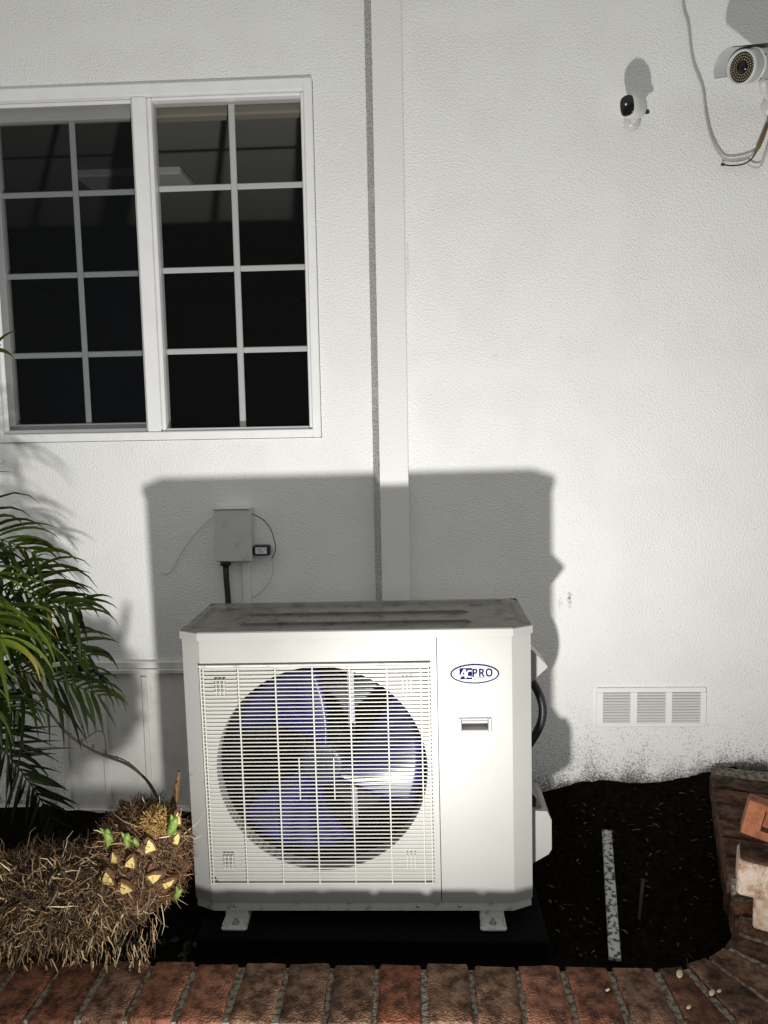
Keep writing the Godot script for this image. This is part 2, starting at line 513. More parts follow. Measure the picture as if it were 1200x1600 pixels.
# ------------------------------------------------------------------ ground
func build_ground():
	var b := MB.new()
	b.quad(Vector3(-40, -0.15, 40), Vector3(40, -0.15, 40), Vector3(40, -0.15, -0.0), Vector3(-40, -0.15, -0.0))
	var o := part("patio_ground", b.done(), M.patio, self)
	tag(o, "", "", "", "structure")
	# soil bed inside the planter
	b = MB.new(true)
	var n := FastNoiseLite.new()
	n.seed = 3
	n.frequency = 7.0
	n.fractal_octaves = 4
	var f := func(i: int, j: int) -> Vector3:
		var x := -1.9 + i * 0.025
		var z := -0.01 + j * 0.0250
		return Vector3(x, soil_height(x, z) + 0.016 * n.get_noise_2d(x, z), z)
	for i in 122:
		for j in 42:
			b.quad(f.call(i, j), f.call(i, j + 1), f.call(i + 1, j + 1), f.call(i + 1, j))
	o = part("soil_bed", b.done(), M.soil, self)
	tag(o, "", "", "", "structure")
	# crumbs of earth
	b = MB.new()
	for k in 900:
		var x := rng.randf_range(-1.2, 1.0)
		var z := rng.randf_range(0.02, 1.0)
		if x > -0.66 and x < 0.36 and z > 0.15 and z < 0.8: continue
		if x > 0.8 and z > 0.5: continue
		var r := rng.randf_range(0.002, 0.008)
		var c := Vector3(x, soil_height(x, z) + 0.016 * n.get_noise_2d(x, z) + r * 0.3, z)
		var p := []
		for q in [Vector3(1, 0, 0), Vector3(0, 1, 0), Vector3(0, 0, 1), Vector3(-1, 0, 0), Vector3(0, -1, 0), Vector3(0, 0, -1)]:
			p.append(c + q * r * rng.randf_range(0.6, 1.3))
		for t in [[0, 1, 2], [1, 3, 2], [3, 4, 2], [4, 0, 2], [1, 0, 5], [3, 1, 5], [4, 3, 5], [0, 4, 5]]:
			b.tri(p[t[0]], p[t[1]], p[t[2]])
	o = part("soil_crumbs", b.done(), M.soil, self)
	tag(o, "loose dark crumbs of earth on the planter bed", "soil", "", "stuff")
	# bits of bark and dry leaf in the soil
	b = MB.new(true)
	for k in 170:
		var x := rng.randf_range(0.38, 0.98)
		var z := rng.randf_range(0.06, 0.98)
		if x > 0.78 and z > 0.6: continue
		var p := Vector3(x, soil_height(x, z) + 0.016 * n.get_noise_2d(x, z) + 0.003, z)
		var a := rng.randf() * TAU
		var d := Vector3(cos(a), rng.randf_range(-0.1, 0.4), sin(a)).normalized()
		var l := rng.randf_range(0.006, 0.028)
		var w := rng.randf_range(0.0012, 0.0045)
		var c := Color(0.030, 0.018, 0.010).lerp(Color(0.11, 0.085, 0.055), pow(rng.randf(), 3.0))
		ribbon(b, [p, p + d * l * 0.5 + Vector3(0, 0.002, 0), p + d * l], [w * 0.4, w, w * 0.3], Vector3.UP, c, c)
	o = part("soil_litter", b.done(), M.plant_fibre, self)
	tag(o, "scattered bark and dry leaf bits on the dark soil at right", "litter", "", "stuff")

# ------------------------------------------------------------------ house
const WX0 := -1.530
const WX1 := -0.336
const WY0 := 1.463
const WY1 := 2.685

func wall_quad(st: SurfaceTool, a: Vector3, b: Vector3, c: Vector3, d: Vector3):
	for p in [a, c, b, a, d, c]:
		st.set_uv2(Vector2((p.x + 2.0) / 4.0, (3.2 - p.y) / 3.4))
		st.set_uv(Vector2(p.x, p.y))
		st.add_vertex(p)

func build_house():
	var house := thing("house", "white stuccoed house wall with a gridded sliding window", "house")
	var st := SurfaceTool.new()
	st.begin(Mesh.PRIMITIVE_TRIANGLES)
	st.set_smooth_group(-1)
	var L := -2.0
	var Rr := 2.0
	var B := -0.19
	var T := 3.19
	var far := -0.16
	var xs := [L, WX0, WX1, Rr]
	var ys := [B, WY0, WY1, T]
	for i in 3:
		for j in 3:
			if i == 1 and j == 1: continue
			wall_quad(st, Vector3(xs[i], ys[j], 0), Vector3(xs[i + 1], ys[j], 0), Vector3(xs[i + 1], ys[j + 1], 0), Vector3(xs[i], ys[j + 1], 0))
			wall_quad(st, Vector3(xs[i + 1], ys[j], far), Vector3(xs[i], ys[j], far), Vector3(xs[i], ys[j + 1], far), Vector3(xs[i + 1], ys[j + 1], far))
	wall_quad(st, Vector3(WX0, WY0, 0), Vector3(WX1, WY0, 0), Vector3(WX1, WY0, far), Vector3(WX0, WY0, far))
	wall_quad(st, Vector3(WX0, WY1, far), Vector3(WX1, WY1, far), Vector3(WX1, WY1, 0), Vector3(WX0, WY1, 0))
	wall_quad(st, Vector3(WX0, WY0, far), Vector3(WX0, WY1, far), Vector3(WX0, WY1, 0), Vector3(WX0, WY0, 0))
	wall_quad(st, Vector3(WX1, WY0, 0), Vector3(WX1, WY1, 0), Vector3(WX1, WY1, far), Vector3(WX1, WY0, far))
	wall_quad(st, Vector3(L, T, 0), Vector3(Rr, T, 0), Vector3(Rr, T, far), Vector3(L, T, far))
	wall_quad(st, Vector3(L, B, 0), Vector3(L, T, 0), Vector3(L, T, far), Vector3(L, B, far))
	wall_quad(st, Vector3(Rr, B, far), Vector3(Rr, T, far), Vector3(Rr, T, 0), Vector3(Rr, B, 0))
	st.generate_normals()
	st.index()
	part("wall", st.commit(), M.stucco, house)
	# the wall goes on beyond the picture on either side
	var b := MB.new()
	b.box(Vector3(-6, B, far), Vector3(-2.0, T, -0.004))
	b.box(Vector3(2.0, B, far), Vector3(6, T, -0.004))
	b.box(Vector3(-6, T, -5.0), Vector3(6, T + 0.2, -0.004))
	part("wall", b.done(), M.stucco_trim, house)
	# raised vertical trim with a sloping rough left flank
	b = MB.new()
	b.prism([Vector2(-0.128, 0.002), Vector2(-0.0285, 0.002), Vector2(-0.0285, 0.068), Vector2(-0.0305, 0.070), Vector2(-0.128, 0.070)].map(func(p): return Vector2(p.x, p.y)), -0.1, T, Transform3D(Basis(Vector3(1, 0, 0), Vector3(0, 0, 1), Vector3(0, 1, 0)), Vector3.ZERO))
	var trim := part("wall_trim", b.done(), M.stucco_trim, house)
	# its rough, sloping left flank
	b = MB.new(true)
	var fr := FastNoiseLite.new()
	fr.seed = 8
	fr.frequency = 30.0
	var fl := func(i: int, j: int) -> Vector3:
		var k := i / 5.0
		var y := -0.1 + j * 0.02
		var e := 0.0018 * fr.get_noise_2d(y * 2.0, k * 0.1)
		return Vector3(lerpf(-0.1550, -0.1285, k) + e, y, lerpf(0.0, 0.0700, k) + e)
	for j in 164:
		for i in 5:
			b.quad(fl.call(i, j), fl.call(i + 1, j), fl.call(i + 1, j + 1), fl.call(i, j + 1))
	part("trim_flank", b.done(), M.stucco_rough, trim)
	# interior room
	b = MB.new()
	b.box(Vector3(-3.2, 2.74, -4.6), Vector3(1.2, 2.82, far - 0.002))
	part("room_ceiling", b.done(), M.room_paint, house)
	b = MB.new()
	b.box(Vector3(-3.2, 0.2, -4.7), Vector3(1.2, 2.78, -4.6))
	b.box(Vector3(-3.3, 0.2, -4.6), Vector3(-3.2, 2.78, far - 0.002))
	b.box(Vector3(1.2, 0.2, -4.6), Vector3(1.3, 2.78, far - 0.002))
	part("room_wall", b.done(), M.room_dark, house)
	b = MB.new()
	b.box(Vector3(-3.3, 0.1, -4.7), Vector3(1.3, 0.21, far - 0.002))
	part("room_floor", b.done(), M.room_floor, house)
	build_window(house)
	build_vent(house)
	# skirting of boards and battens, lower left
	b = MB.new()
	b.box(Vector3(-1.345, 0.06, 0.001), Vector3(-0.30, 0.604, 0.010), 0.002)
	var sk := part("access_panel", b.done(), M.painted_board, house)
	for x in [-1.335, -1.181, -1.022, -0.863, -0.705]:
		b = MB.new()
		b.box(Vector3(x - 0.0095, 0.078, 0.0105), Vector3(x + 0.0095, 0.592, 0.022), 0.002)
		part("batten", b.done(), M.painted_board, sk)
	b = MB.new()
	b.box(Vector3(-1.36, 0.062, 0.0105), Vector3(-0.30, 0.077, 0.024), 0.002)
	part("rail", b.done(), M.painted_board, sk)
	b = MB.new()
	b.box(Vector3(-1.9, 0.606, 0.001), Vector3(-0.30, 0.622, 0.030), 0.002)
	b.box(Vector3(-1.9, 0.6225, 0.001), Vector3(-0.30, 0.648, 0.018), 0.003)
	part("ledge", b.done(), M.painted_board, house)

func frame_ring(b: MB, x0: float, x1: float, y0: float, y1: float, l: float, r: float, bo: float, t: float, z0: float, z1: float, bev := 0.003):
	b.box(Vector3(x0, y0, z0), Vector3(x0 + l, y1, z1), bev)
	b.box(Vector3(x1 - r, y0, z0), Vector3(x1, y1, z1), bev)
	b.box(Vector3(x0 + l, y0, z0 + 0.0005), Vector3(x1 - r, y0 + bo, z1 - 0.0005), bev)
	b.box(Vector3(x0 + l, y1 - t, z0 + 0.0005), Vector3(x1 - r, y1, z1 - 0.0005), bev)

func build_window(house: Node3D):
	var b := MB.new()
	frame_ring(b, WX0 + 0.002, WX1 - 0.002, WY0 + 0.002, WY1 - 0.002, 0.034, 0.030, 0.030, 0.040, -0.09, 0.014)
	b.box(Vector3(-0.964, WY0 + 0.033, -0.09), Vector3(-0.915, WY1 - 0.043, 0.010), 0.003)
	# little snap-in beads around the fixed side
	frame_ring(b, -0.914, -0.368, WY0 + 0.0325, WY1 - 0.0425, 0.015, 0.012, 0.010, 0.011, -0.06, 0.002, 0.004)
	var win := part("window", b.done(), M.vinyl, house)
	# fixed light, right
	var sx0 := -0.898
	var sx1 := -0.381
	var sy0 := 1.506
	var sy1 := 2.630
	b = MB.new()
	b.box(Vector3(sx0 - 0.006, sy0 - 0.006, -0.032), Vector3(sx1 + 0.006, sy1 + 0.006, -0.026))
	part("pane", b.done(), M.pane, win)
	b = MB.new()
	b.box(Vector3(-0.640, sy0, -0.050), Vector3(-0.618, sy1, -0.038), 0.003)
	part("muntin", b.done(), M.muntin, win)
	for y in [2.350, 2.068, 1.782]:
		b = MB.new()
		b.box(Vector3(sx0, y - 0.010, -0.0485), Vector3(-0.6405, y + 0.010, -0.0395), 0.003)
		b.box(Vector3(-0.6175, y - 0.010, -0.0485), Vector3(sx1, y + 0.010, -0.0395), 0.003)
		part("muntin", b.done(), M.muntin, win)
	# sliding sash behind the insect screen, left
	b = MB.new()
	frame_ring(b, -1.494, -0.9655, WY0 + 0.033, WY1 - 0.043, 0.022, 0.010, 0.034, 0.050, -0.075, -0.035)
	part("sash", b.done(), M.vinyl, win)
	b = MB.new()
	b.box(Vector3(-1.476, 1.524, -0.062), Vector3(-0.972, 2.596, -0.056))
	part("pane", b.done(), M.pane, win)
	b = MB.new()
	b.box(Vector3(-1.213, 1.530, -0.055), Vector3(-1.192, 2.592, -0.046), 0.003)
	part("muntin", b.done(), M.muntin_screened, win)
	for y in [2.346, 2.063, 1.780]:
		b = MB.new()
		b.box(Vector3(-1.473, y - 0.010, -0.054), Vector3(-1.2135, y + 0.010, -0.047), 0.003)
		b.box(Vector3(-1.1915, y - 0.010, -0.054), Vector3(-0.975, y + 0.010, -0.047), 0.003)
		part("muntin", b.done(), M.muntin_screened, win)
	b = MB.new()
	b.quad(Vector3(-1.486, 1.505, -0.014), Vector3(-0.972, 1.505, -0.014), Vector3(-0.972, 2.632, -0.014), Vector3(-1.486, 2.632, -0.014))
	part("insect_screen", b.done(), M.screen_mesh, win)
	b = MB.new()
	frame_ring(b, -1.4955, -0.9645, WY0 + 0.0335, WY1 - 0.0435, 0.012, 0.009, 0.012, 0.012, -0.020, -0.008, 0.002)
	part("screen_frame", b.done(), M.vinyl, win)
	# blind rolled up behind the fixed light
	b = MB.new()
	b.box(Vector3(-0.925, 2.616, -0.155), Vector3(-0.360, 2.682, -0.10), 0.006)
	var o := part("window_blind", b.done(), M.blind, self)
	tag(o, "cream head rail of a raised blind behind the right window sash", "blind")
	b = MB.new()
	b.box(Vector3(-1.60, 2.700, -1.24), Vector3(-1.085, 2.7385, -0.95), 0.008)
	o = part("ceiling_lamp", b.done(), M.label_white, self)
	tag(o, "pale square fitting on the room ceiling seen through the window", "ceiling fitting")

func build_vent(house: Node3D):
	var b := MB.new()
	var x0 := 0.644
	var x1 := 1.037
	var y0 := 0.391
	var y1 := 0.538
	var fields := [[0.667, 0.766], [0.790, 0.893], [0.915, 1.018]]
	var fy0 := 0.404
	var fy1 := 0.520
	b.box(Vector3(x0, fy1, 0.001), Vector3(x1, y1, 0.010), 0.003)
	b.box(Vector3(x0, y0, 0.001), Vector3(x1, fy0, 0.010), 0.003)
	var cuts := [x0, 0.667, 0.766, 0.790, 0.893, 0.915, 1.018, x1]
	for k in range(0, 8, 2):
		b.box(Vector3(cuts[k], fy0, 0.0012), Vector3(cuts[k + 1], fy1, 0.0098))
	var vent := part("vent", b.done(), M.vent_paint, house)
	b = MB.new()
	for f in fields:
		b.box(Vector3(f[0], fy0, 0.0006), Vector3(f[1], fy1, 0.0022))
	part("vent_backing", b.done(), M.vent_dark, vent)
	var s := MB.new()
	var w := 0.101
	s.prism([Vector2(0.0022, 0.0), Vector2(0.0105, 0.0008), Vector2(0.0105, 0.0024), Vector2(0.0022, 0.0068)], -w / 2, w / 2, Transform3D(Basis(Vector3(0, 0, 1), Vector3(0, 1, 0), Vector3(-1, 0, 0)), Vector3.ZERO))
	var slat := s.done()
	for f in fields:
		for k in 11:
			part("slat", slat, M.vent_paint, vent, Transform3D(Basis.from_scale(Vector3((f[1] - f[0]) / w * 0.998, 1, 1)), Vector3((f[0] + f[1]) / 2, fy0 + 0.0006 + k * 0.01055, 0)))

# ------------------------------------------------------------------ brick planter wall
func brick_mesh(l: float, h: float, d: float, sd: int, rad := 0.007, rough := 0.0028) -> ArrayMesh:
	# a worn brick: bevelled box on a fine grid pushed in and out a little
	var r := RandomNumberGenerator.new()
	r.seed = sd
	var n := FastNoiseLite.new()
	n.seed = sd
	n.frequency = 18.0
	n.fractal_octaves = 3
	var b := MB.new(true)
	var half := Vector3(l, h, d) * 0.5
	var steps := [7, 4, 7]
	var f := func(p: Vector3) -> Vector3:
		var q := p.clamp(-half + Vector3.ONE * rad, half - Vector3.ONE * rad)
		var e := p - q
		if e.length() > 0.0: e = e.normalized() * rad
		var o := q + e
		var k := n.get_noise_3d(o.x + 3.0 * sd, o.y, o.z) * rough
		return o + (o / half).normalized() * k
	for ax in 3:
		var u := (ax + 1) % 3
		var v := (ax + 2) % 3
		for s in [-1.0, 1.0]:
			var nu: int = steps[u]
			var nv: int = steps[v]
			var grid := func(i: int, cnt: int, hh: float) -> float:
				if i == 0: return -hh
				if i == cnt: return hh
				return lerpf(-hh + rad, hh - rad, (i - 1.0) / (cnt - 2.0))
			for i in nu:
				for j in nv:
					var q := []
					for k in [[0, 0], [1, 0], [1, 1], [0, 1]]:
						var p := Vector3()
						p[ax] = s * half[ax]
						p[u] = grid.call(i + k[0], nu, half[u])
						p[v] = grid.call(j + k[1], nv, half[v])
						q.append(f.call(p))
					if s > 0: b.quad(q[0], q[1], q[2], q[3])
					else: b.quad(q[3], q[2], q[1], q[0])
	return b.done()

func wedge_mesh(r0: float, r1: float, da0: float, da1: float, y0: float, y1: float, sd: int) -> ArrayMesh:
	# brick of a curved course: da = half angle at the inner and outer end
	var n := FastNoiseLite.new()
	n.seed = sd
	n.frequency = 20.0
	var b := MB.new(true)
	var nx := 6
	var nr := 8
	var bev := 0.006
	var pt := func(i: int, j: int, top: bool, inset: float) -> Vector3:
		var tr := j / float(nr)
		var r := lerpf(r0, r1, tr)
		r = clampf(r, r0 + inset, r1 - inset)
		var da := lerpf(da0, da1, tr) - inset / r
		var a := lerpf(-da, da, i / float(nx))
		var y := y1 if top else y0
		if inset == 0.0: y += -bev if top else bev
		y += 0.003 * n.get_noise_2d(r * 8.0, a * r * 8.0) + (0.0 if not top else 0.0)
		return Vector3(r * sin(a), y, r * cos(a))
	for i in nx:
		for j in nr:
			b.quad(pt.call(i, j, true, bev), pt.call(i, j + 1, true, bev), pt.call(i + 1, j + 1, true, bev), pt.call(i + 1, j, true, bev))
	var rim := []
	for i in nx + 1: rim.append([i, nr])
	for j in range(nr - 1, -1, -1): rim.append([nx, j])
	for i in range(nx - 1, -1, -1): rim.append([i, 0])
	for j in range(1, nr): rim.append([0, j])
	for k in rim.size():
		var p = rim[k]
		var q = rim[(k + 1) % rim.size()]
		b.quad(pt.call(p[0], p[1], true, 0.0), pt.call(q[0], q[1], true, 0.0), pt.call(q[0], q[1], true, bev), pt.call(p[0], p[1], true, bev))
		b.quad(pt.call(p[0], p[1], false, 0.0), pt.call(q[0], q[1], false, 0.0), pt.call(q[0], q[1], true, 0.0), pt.call(p[0], p[1], true, 0.0))
	return b.done()

func build_planter():
	var pw := thing("planter_wall", "low red brick planter wall with worn brick coping curving at its right end", "brick wall")
	var top := 0.200
	var heads := []
	for k in 5: heads.append(brick_mesh(0.0985, 0.066, 0.192, 100 + k))
	var stretch := []
	for k in 3: stretch.append(brick_mesh(0.205, 0.060, 0.09, 120 + k))
	var C := Vector3(0.545, 0, 0.725)
	# mortar core
	var b := MB.new()
	b.box(Vector3(-2.2, -0.15, 1.028), Vector3(0.545, top - 0.007, 1.203))
	var seg := 14
	for k in seg:
		var a0 := PI / 2 * k / seg
		var a1 := PI / 2 * (k + 1) / seg
		var q := []
		for a in [a0, a1]:
			for r in [0.303, 0.474]:
				q.append(Vector3(C.x + r * sin(a), 0, C.z + r * cos(a)))
		var up := Vector3(0, top - 0.007, 0)
		var dn := Vector3(0, -0.15, 0)
		b.quad(q[0] + up, q[1] + up, q[3] + up, q[2] + up)
		b.quad(q[1] + dn, q[3] + dn, q[3] + up, q[1] + up)
		b.quad(q[2] + dn, q[0] + dn, q[0] + up, q[2] + up)
	var u := Vector3(0.208, 0, -0.70).normalized()       # direction of the return wall, towards the house
	var v := Vector3(-u.z, 0, u.x)                       # to its right
	var start := Vector3(0.838, 0, 0.715)
	var xf := Transform3D(Basis(v, Vector3.UP, -u), start)
	b.box(Vector3(0.012, -0.15, -0.745), Vector3(0.205, 0.241, 0.0), 0.0, xf)
	part("mortar", b.done(), M.mortar, pw)
	# straight header coping
	for i in 20:
		var x := 0.4985 - i * 0.1105 + rng.randf_range(-0.002, 0.002)
		var t := Transform3D(Basis(Vector3.UP, rng.randf_range(-0.025, 0.025)) * Basis(Vector3.RIGHT, rng.randf_range(-0.012, 0.012)) * Basis(Vector3.BACK, rng.randf_range(-0.02, 0.02)), Vector3(x, top - 0.033 + rng.randf_range(-0.003, 0.003), 1.113 + rng.randf_range(-0.004, 0.004)))
		part("brick", heads[rng.randi() % 5], M["brick%d" % (rng.randi() % 5)], pw, t)
	# curved coping
	var wd := []
	for k in 3: wd.append(wedge_mesh(0.290, 0.486, 0.098, 0.108, 0.136, top, 140 + k))
	for i in 6:
		var a := 0.118 + i * 0.247 + 0.03
		part("brick", wd[i % 3], M[["dark_brick0", "dark_brick1", "brick3", "dark_brick1", "brick3", "brick1"][i]], pw, Transform3D(Basis(Vector3.UP, a), C + Vector3(0, rng.randf_range(-0.003, 0.003), 0)))
	# lower courses, outer face
	for row in 4:
		var y := 0.0995 - row * 0.0705
		for i in 11:
			var x := 0.44 - i * 0.2165 - (0.108 if row % 2 else 0.0)
			part("brick", stretch[rng.randi() % 3], M["brick%d" % (rng.randi() % 5)], pw, Transform3D(Basis(), Vector3(x, y, 1.166)))
		var low := wedge_mesh(0.40, 0.483, 0.20, 0.205, y - 0.030, y + 0.030, 160 + row)
		for i in 3:
			part("brick", low, M["brick%d" % (rng.randi() % 3)], pw, Transform3D(Basis(Vector3.UP, 0.30 + i * 0.44 - (0.0 if row % 2 else 0.08)), C))
	# return wall, one step higher, running back to the house
	var big := []
	for k in 3: big.append(brick_mesh(0.215, 0.066, 0.100, 180 + k))
	for i in 7:
		var p := xf * Vector3(0.108, 0.250 - 0.033, -0.052 - i * 0.1105 + (0.02 if i == 6 else 0.0))
		if i == 6: continue
		part("brick", big[i % 3], M["dark_brick%d" % [1, 0, 0, 1, 0, 1][i]], pw, Transform3D(Basis(v, Vector3.UP, -u) * Basis(Vector3.UP, rng.randf_range(-0.02, 0.02)), p))
	var side := []
	for k in 2: side.append(brick_mesh(0.09, 0.060, 0.205, 190 + k))
	for row in 3:
		for i in 3:
			var p := xf * Vector3(0.047, 0.150 - row * 0.0705, -0.11 - i * 0.216 - (0.06 if row % 2 else 0.0))
			part("brick", side[i % 2], M["dark_brick%d" % (rng.randi() % 2)], pw, Transform3D(Basis(v, Vector3.UP, -u), p))
	# loose bricks stacked on the corner
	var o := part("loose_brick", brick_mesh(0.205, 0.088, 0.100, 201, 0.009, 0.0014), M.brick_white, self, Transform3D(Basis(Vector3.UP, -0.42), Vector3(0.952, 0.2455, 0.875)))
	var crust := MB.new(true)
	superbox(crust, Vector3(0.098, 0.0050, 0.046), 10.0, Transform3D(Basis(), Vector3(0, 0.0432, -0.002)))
	part("shaded_dirt_crust", crust.done(), M.dark_brick1, o)  # dirt on top, with the shade there also put into its dark colour
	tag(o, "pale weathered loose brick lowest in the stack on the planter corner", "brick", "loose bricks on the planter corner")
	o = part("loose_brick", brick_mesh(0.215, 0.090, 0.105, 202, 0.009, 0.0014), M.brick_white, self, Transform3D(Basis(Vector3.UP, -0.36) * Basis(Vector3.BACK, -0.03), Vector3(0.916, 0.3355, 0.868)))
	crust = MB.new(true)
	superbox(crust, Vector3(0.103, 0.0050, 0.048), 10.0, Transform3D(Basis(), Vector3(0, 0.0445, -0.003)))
	part("shaded_dirt_crust", crust.done(), M.dark_brick1, o)  # same dark cap: dirt plus painted shade on the upper face
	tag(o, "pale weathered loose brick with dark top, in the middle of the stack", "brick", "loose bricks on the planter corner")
	b = MB.new()
	b.box(Vector3(-0.10, -0.045, -0.034), Vector3(0.10, 0.045, 0.010), 0.005)
	frame_ring(b, -0.10, 0.10, -0.045, 0.045, 0.042, 0.042, 0.022, 0.012, 0.0105, 0.032, 0.0)
	o = part("loose_brick", b.done(), M.brick_orange, self, Transform3D(Basis(Vector3.UP, -0.40) * Basis(Vector3.BACK, -0.22) * Basis(Vector3.RIGHT, -0.12), Vector3(0.955, 0.428, 0.790)))
	tag(o, "orange loose brick with a hollow face, topmost on the brick stack", "brick", "loose bricks on the planter corner")

# ------------------------------------------------------------------ condenser unit
func text_mesh(s: String, h: float, depth := 0.0006, bold := true) -> TextMesh:
	var f := SystemFont.new()
	f.font_names = PackedStringArray(["Droid Sans"])
	f.font_weight = 700 if bold else 400
	var t := TextMesh.new()
	t.font = f
	t.text = s
	t.font_size = 64
	t.pixel_size = h / 46.0
	t.depth = depth
	t.curve_step = 1.0
	return t

func oval(b: MB, rx: float, ry: float, rx2: float, ry2: float, z0: float, z1: float):
	var seg := 48
	for k in seg:
		var a := TAU * k / seg
		var c := TAU * (k + 1) / seg
		var o0 := Vector3(rx * cos(a), ry * sin(a), z1)
		var o1 := Vector3(rx * cos(c), ry * sin(c), z1)
		var i0 := Vector3(rx2 * cos(a), ry2 * sin(a), z1)
		var i1 := Vector3(rx2 * cos(c), ry2 * sin(c), z1)
		if rx2 > 0: b.quad(o0, o1, i1, i0)
		else: b.tri(Vector3(0, 0, z1), o0, o1)
		var d := Vector3(0, 0, z0 - z1)
		b.quad(o0 + d, o1 + d, o1, o0)
		if rx2 > 0: b.quad(i1 + d, i0 + d, i0, i1)

func build_condenser():
	var ac := thing("air_conditioner_unit", "white outdoor air conditioner condenser with round fan grille, standing on a black pad", "air conditioner", Vector3(-0.171, 0.090, 0.700))
	ac.rotation.z = deg_to_rad(0.5)
	var HX := 0.485      # half width at the sides
	var FX := 0.430      # half width of the flat front
	var CZ := -0.026     # depth of the chamfer
	var BK := -0.350
	var y0 := 0.060      # panel bottom
	var y1 := 0.828      # panel top
	var sx := 0.226      # seam
	# grille opening
	var gx0 := -0.428
	var gx1 := 0.206
	var gy0 := 0.118
	var gy1 := 0.757
	var b := MB.new()
	# left front panel, pieces around the opening
	b.quad(Vector3(-FX, y0, 0), Vector3(sx - 0.0012, y0, 0), Vector3(sx - 0.0012, gy0, 0), Vector3(-FX, gy0, 0))
	b.quad(Vector3(-FX, gy1, 0), Vector3(sx - 0.0012, gy1, 0), Vector3(sx - 0.0012, y1, 0), Vector3(-FX, y1, 0))
	b.quad(Vector3(-FX, gy0, 0), Vector3(gx0, gy0, 0), Vector3(gx0, gy1, 0), Vector3(-FX, gy1, 0))
	b.quad(Vector3(gx1, gy0, 0), Vector3(sx - 0.0012, gy0, 0), Vector3(sx - 0.0012, gy1, 0), Vector3(gx1, gy1, 0))
	b.quad(Vector3(-HX, y0, CZ), Vector3(-FX, y0, 0), Vector3(-FX, y1, 0), Vector3(-HX, y1, CZ))
	b.quad(Vector3(-HX, y0, BK), Vector3(-HX, y0, CZ), Vector3(-HX, y1, CZ), Vector3(-HX, y1, BK))
	b.quad(Vector3(sx - 0.0012, y0, 0), Vector3(sx - 0.0012, y0, -0.02), Vector3(sx - 0.0012, y1, -0.02), Vector3(sx - 0.0012, y1, 0))
	# rolled lower lip
	b.quad(Vector3(-FX, y0, -0.010), Vector3(sx - 0.0012, y0, -0.010), Vector3(sx - 0.0012, y0, 0), Vector3(-FX, y0, 0))
	# recess walls and plate with the round hole
	var rz := -0.012
	b.quad(Vector3(gx0, gy0, 0), Vector3(gx1, gy0, 0), Vector3(gx1, gy0, rz), Vector3(gx0, gy0, rz))
	b.quad(Vector3(gx0, gy1, rz), Vector3(gx1, gy1, rz), Vector3(gx1, gy1, 0), Vector3(gx0, gy1, 0))
	b.quad(Vector3(gx0, gy0, 0), Vector3(gx0, gy0, rz), Vector3(gx0, gy1, rz), Vector3(gx0, gy1, 0))
	b.quad(Vector3(gx1, gy0, rz), Vector3(gx1, gy0, 0), Vector3(gx1, gy1, 0), Vector3(gx1, gy1, rz))
	var hc := Vector2(-0.103, 0.449)
	var R := 0.298
	var seg := 96
	var edge := func(a: float) -> Vector2:
		var d := Vector2(cos(a), sin(a))
		var t := 1e9
		if d.x > 1e-6: t = minf(t, (gx1 - hc.x) / d.x)
		if d.x < -1e-6: t = minf(t, (gx0 - hc.x) / d.x)
		if d.y > 1e-6: t = minf(t, (gy1 - hc.y) / d.y)
		if d.y < -1e-6: t = minf(t, (gy0 - hc.y) / d.y)
		return hc + d * t
	for k in seg:
		var a := TAU * k / seg + PI / seg
		var c := TAU * (k + 1) / seg + PI / seg
		var e0: Vector2 = edge.call(a)
		var e1: Vector2 = edge.call(c)
		var i0 := hc + Vector2(cos(a), sin(a)) * R
		var i1 := hc + Vector2(cos(c), sin(c)) * R
		b.quad(Vector3(i0.x, i0.y, rz), Vector3(e0.x, e0.y, rz), Vector3(e1.x, e1.y, rz), Vector3(i1.x, i1.y, rz))
	part("front_panel", b.done(), M.cabinet, ac)
	# right service panel with handle opening
	var hx := 0.327
	var hy := 0.580
	var hw := 0.0365
	var hh := 0.0135
	b = MB.new()
	var X0 := sx + 0.0012
	b.quad(Vector3(X0, y0, 0), Vector3(FX, y0, 0), Vector3(FX, hy - hh, 0), Vector3(X0, hy - hh, 0))
	b.quad(Vector3(X0, hy + hh, 0), Vector3(FX, hy + hh, 0), Vector3(FX, y1, 0), Vector3(X0, y1, 0))
	b.quad(Vector3(X0, hy - hh, 0), Vector3(hx - hw, hy - hh, 0), Vector3(hx - hw, hy + hh, 0), Vector3(X0, hy + hh, 0))
	b.quad(Vector3(hx + hw, hy - hh, 0), Vector3(FX, hy - hh, 0), Vector3(FX, hy + hh, 0), Vector3(hx + hw, hy + hh, 0))
	b.quad(Vector3(FX, y0, 0), Vector3(HX, y0, CZ), Vector3(HX, y1, CZ), Vector3(FX, y1, 0))
	b.quad(Vector3(HX, y0, CZ), Vector3(HX, y0, BK), Vector3(HX, y1, BK), Vector3(HX, y1, CZ))
	b.quad(Vector3(X0, y0, -0.02), Vector3(X0, y0, 0), Vector3(X0, y1, 0), Vector3(X0, y1, -0.02))
	b.quad(Vector3(X0, y0, -0.010), Vector3(FX, y0, -0.010), Vector3(FX, y0, 0), Vector3(X0, y0, 0))
	part("service_panel", b.done(), M.cabinet, ac)
	# handle recess: sloped scoop and a raised frame
	b = MB.new()
	var hz := -0.024
	b.quad(Vector3(hx - hw, hy - hh, hz), Vector3(hx + hw, hy - hh, hz), Vector3(hx + hw, hy, hz), Vector3(hx - hw, hy, hz))
	b.quad(Vector3(hx - hw, hy, hz), Vector3(hx + hw, hy, hz), Vector3(hx + hw, hy + hh, -0.001), Vector3(hx - hw, hy + hh, -0.001))
